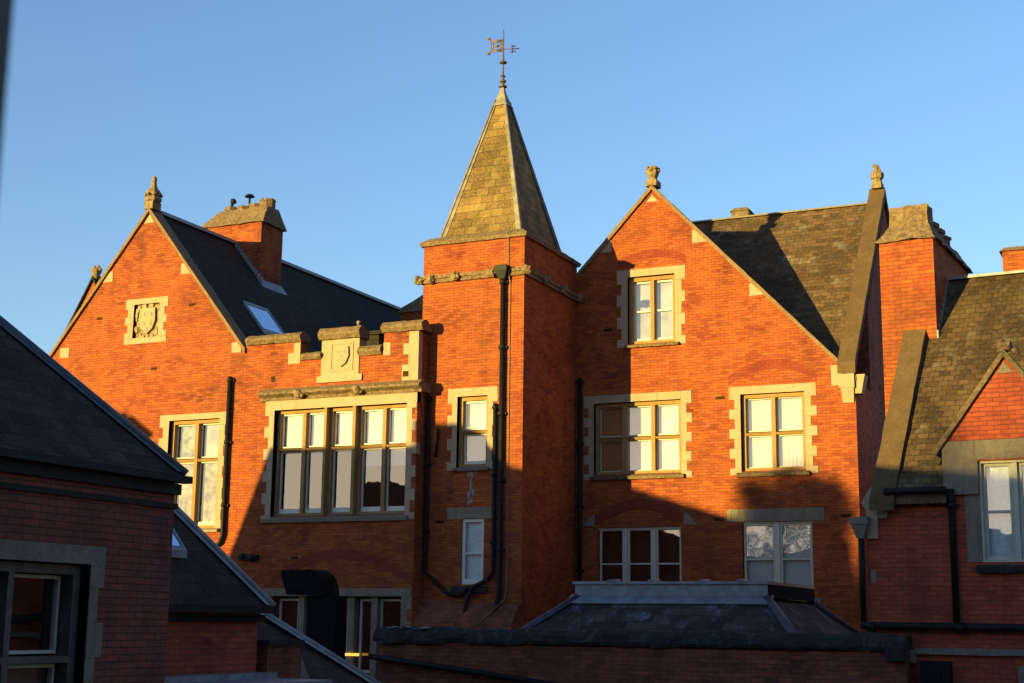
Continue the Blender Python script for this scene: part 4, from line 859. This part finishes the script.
b = MB(BF); b.box(13.6, 17.75, -1.15, -.003, 0, 5.05); b.build('plinth', 'brick_soot_shade', OB)
# ================================================================== LOW HIPPED ROOF beyond
CO = thing('lean_to', 'low slate roofed lean-to whose bluish lead hip runs down to the right', 'outbuilding', (-12, 19.6, 0))
MB(BF).box(17.7, 20.1, .2, 4.2, 0, 4.9).build('wall', 'brick_soot_shade', CO)
r = MB(BF); r.frustum(17.40, 20.35, -.35, 4.4, 4.95, 17.40, 17.85, 2.1, 2.2, 6.95); CR = r.build('roof', 'tile_fore', CO)
h = MB(BF); P0 = Vector((20.36, -.36, 4.97)); P1 = Vector((17.92, 1.95, 6.92)); h.tube([P0, P1], .06, 8)
h.face([P0 + Vector((-.2, .0, .03)), P0 + Vector((0, 0, .03)), P1 + Vector((0, 0, .03)), P1 + Vector((-.2, .0, .03))]); h.build('lead_hip', 'lead', CR)
PP = thing('parapet_wall', 'small dark brick parapet with grey flank in front of the lean-to roof', 'wall', (-11.7, 18.2, 0))
MB(BF).box(17.48, 18.3, -.1, .25, 0, 5.66).build('wall', 'brick_soot_shade', PP)
c = MB(BF); c.box(17.46, 18.35, -.14, .29, 5.66, 5.74); c.rough(.01, 6, .15); c.build('coping', 'coping_dark', PP)
c = MB(BF); c.prism([(18.31, 5.5), (18.31, 4.4), (19.2, 4.4)], -.12, .2); c.build('buttress', 'stone_grey', PP)

# ================================================================== EXTRACT DUCT
ED = thing('extract_duct', 'black metal extract duct with curved hood standing before the low windows', 'duct', (-18.9, 30, 0))
b = MB(); b.box(-19.32, -18.52, 30.0, 30.5, 0, 6.6); b.build('duct', 'soot_metal', ED)
b = MB(); b.prism([(-19.85, 6.62), (-18.78, 6.6), (-18.86, 6.95), (-19.0, 7.13), (-19.2, 7.22), (-20.0, 7.2), (-20.04, 7.12)], 29.9, 30.6); b.build('hood', 'soot_metal', ED)
b = MB(); b.box(-18.66, -18.58, 30.1, 30.2, 6.6, 6.85); b.build('bracket', 'iron', ED)
SB = tag(MB().hexa([(-18.02, 30.4, 5.22), (-17.55, 30.4, 5.22), (-17.55, 30.5, 5.22), (-18.02, 30.5, 5.22), (-18.02, 30.4, 5.32), (-17.55, 30.4, 5.32), (-17.55, 30.5, 5.32), (-18.02, 30.5, 5.32)]).build('grit_bin', 'yellow'), 'thin yellow edged strip beside the low windows, just above the lead hip', 'strip') if False else None

# ================================================================== WINDOW POST beside the camera
wp = MB(); c0 = Vector((0, 0, 6)) + (CX * (14 - 512) / 1455 + CY * (341.5 - 0) / 1455 - CZ) * .75
wp.box(c0.x - .12, c0.x - .0, c0.y - .06, c0.y, 5.2, 7.2)
tag(wp.build('window_edge', 'timber_dark'), 'blurred grey strip of window frame at the extreme left edge, close to the viewer', 'window frame')

# ================================================================== what stands behind the camera and throws the long shadows, with masses added to darken reflections
h_ = Vector((math.sin(R(SUN_AZ)), math.cos(R(SUN_AZ)), 0)); u_ = Vector((math.cos(R(SUN_AZ)), -math.sin(R(SUN_AZ)), 0))
prof = [((-23.95, 33.31), 7.95), ((-22.86, 33.31), 10.61), ((-22.82, 33.31), 10.68), ((-18.3, 33.31), 10.55), ((-18.1, 33.87), 11.19), ((-17.37, 33.87), 11.17), ((-16.84, 33.87), 10.95), ((-15.76, 33.87), 9.96), ((-13.88, 37.5), 9.71), ((-10.66, 37.5), 8.72), ((-7.9, 37.5), 8.2)]
te = math.tan(R(SUN_EL)); pts = []
for (x, y), z in prof:
    P = Vector((x, y, 0)); pts.append((P.dot(u_), z + te * P.dot(h_)))
SF = Matrix(((u_.x, h_.x, 0, 0), (u_.y, h_.y, 0, 0), (0, 0, 1, 0), (0, 0, 0, 1)))
NB = thing('shading_building', 'brick building out of view behind and left of the camera, casting the long shadow', 'building', (u_ * pts[4][0])[:])
a0 = pts[0][0]; 
MB(SF).prism([(a0 - .6, 0), (pts[-1][0] + .3, 0)] + [(u, z) for u, z in reversed(pts)] + [(a0 - .6, pts[0][1] - 1.5)], -6, 0).build('wall', 'brick', NB)
b = MB(SF)
for (ua, za), (ub, zb) in zip(pts, pts[1:]): pass
b.box(pts[4][0] + .1, pts[4][0] + .7, -3, -2.2, 9, pts[4][1] - .2); b.build('chimney', 'brick', NB)

OW = thing('own_building', 'tall brick building behind the camera, out of view, shutting out the sky', 'building', (8, -6, 0))
MB().prism([(-13, 0), (-1.2, 0), (-1.2, 8.6), (-7, 12.5), (-13, 8.6)], -9, 14, 'x').build('wall', 'brick_red', OW)
MB().hexa([(-9.2, -1.0, 8.5), (14.2, -1.0, 8.5), (14.2, -7.1, 12.5), (-9.2, -7.1, 12.5), (-9.2, -1.0, 8.7), (14.2, -1.0, 8.7), (14.2, -7.1, 12.7), (-9.2, -7.1, 12.7)]).build('roof', 'slate', OW)
TR = thing('added_terrace', 'row of brick houses added out of view behind the camera to darken window reflections', 'building', (-40, -44, 0))  # added to block the bright horizon mirrored in the lower sash windows
MB().prism([(-48, 0), (-40, 0), (-40, 8.2), (-44, 11.8), (-48, 8.2)], -90, -12, 'x').build('wall', 'brick_red', TR)
MB().hexa([(-90.2, -39.8, 8.1), (-11.8, -39.8, 8.1), (-11.8, -44, 11.85), (-90.2, -44, 11.85), (-90.2, -39.8, 8.25), (-11.8, -39.8, 8.25), (-11.8, -44, 12.0), (-90.2, -44, 12.0)]).build('roof', 'slate', TR)

cs = []
for x, z in ((-28.9, 2.0), (-27.05, 2.0), (-27.05, 11.12), (-26.85, 11.24), (-27.55, 11.72), (-27.62, 11.80), (-27.86, 11.80), (-27.88, 11.90), (-28.2, 11.90), (-28.2, 11.8), (-28.9, 11.8)):
    P = Vector((x, 33.31, 0)); cs.append((P.dot(u_), z + te * P.dot(h_) if z > 2 else 0))
CK = thing('chimney_stack', 'stepped brick chimney out of view to the left, its shadow falling beside the tall window', 'chimney', (u_ * cs[0][0])[:])
MB(SF).prism(cs, -1.2, 0).build('stack', 'brick_soot_shade', CK)

def tree(loc, zc, rx, rz, seed, label, nleaf=9000, h=None, name='tree'):
    random.seed(seed)
    T = thing(name, label, 'tree', loc); b = MB(); x, y, z = loc
    b.tube([(x, y, 0), (x + .1, y, zc * .4), (x, y, zc - rz * .3), (x, y, zc + rz * .3)], [.32, .26, .18, .06], 10)
    for k in range(14):
        a = k * 2.4; zz = zc - rz * .6 + (k % 5) * rz * .25
        b.tube([(x, y, zz), (x + math.cos(a) * rx * .4, y + math.sin(a) * rx * .4, zz + rz * .25), (x + math.cos(a) * rx * .8, y + math.sin(a) * rx * .8, zz + rz * .4)], [.09, .05, .02], 6)
    b.build('trunk', 'bark', T)
    c = MB()
    cl = []
    for k in range(60):
        while True:
            p = Vector((random.uniform(-1, 1), random.uniform(-1, 1), random.uniform(-1, 1)))
            if p.length < 1: break
        cl.append((Vector((x + p.x * rx, y + p.y * rx, zc + p.z * rz)), random.uniform(.25, .5) * min(rx, rz) * .8))
    for i in range(nleaf):
        cc, rr = cl[i % 60]; p = cc + Vector((random.gauss(0, 1), random.gauss(0, 1), random.gauss(0, 1))) * rr * .5
        d1 = Vector((random.gauss(0, 1), random.gauss(0, 1), random.gauss(0, 1))).normalized() * .08; d2 = d1.orthogonal().normalized() * .05
        c.face([p - d1, p + d2, p + d1, p - d2])
    c.build('crown', 'leaf', T)
tree((-34.0, -17, 0), 11.7, 1.5, 1.5, 3, 'round crowned tree out of view behind the camera, casting the soft round shadow', 16000)
tree((-30.2, -14, 0), 8.6, 2.4, 2.3, 9, 'broad tree out of view behind the camera, beside the round crowned one', 9000)
tree((-29.6, -40, 0), 11.5, 3.2, 3.8, 21, 'tall loose tree added far behind the camera to darken reflections in paired sash windows', 9000)  # unseen tree added to block bright sky in the sash window reflections
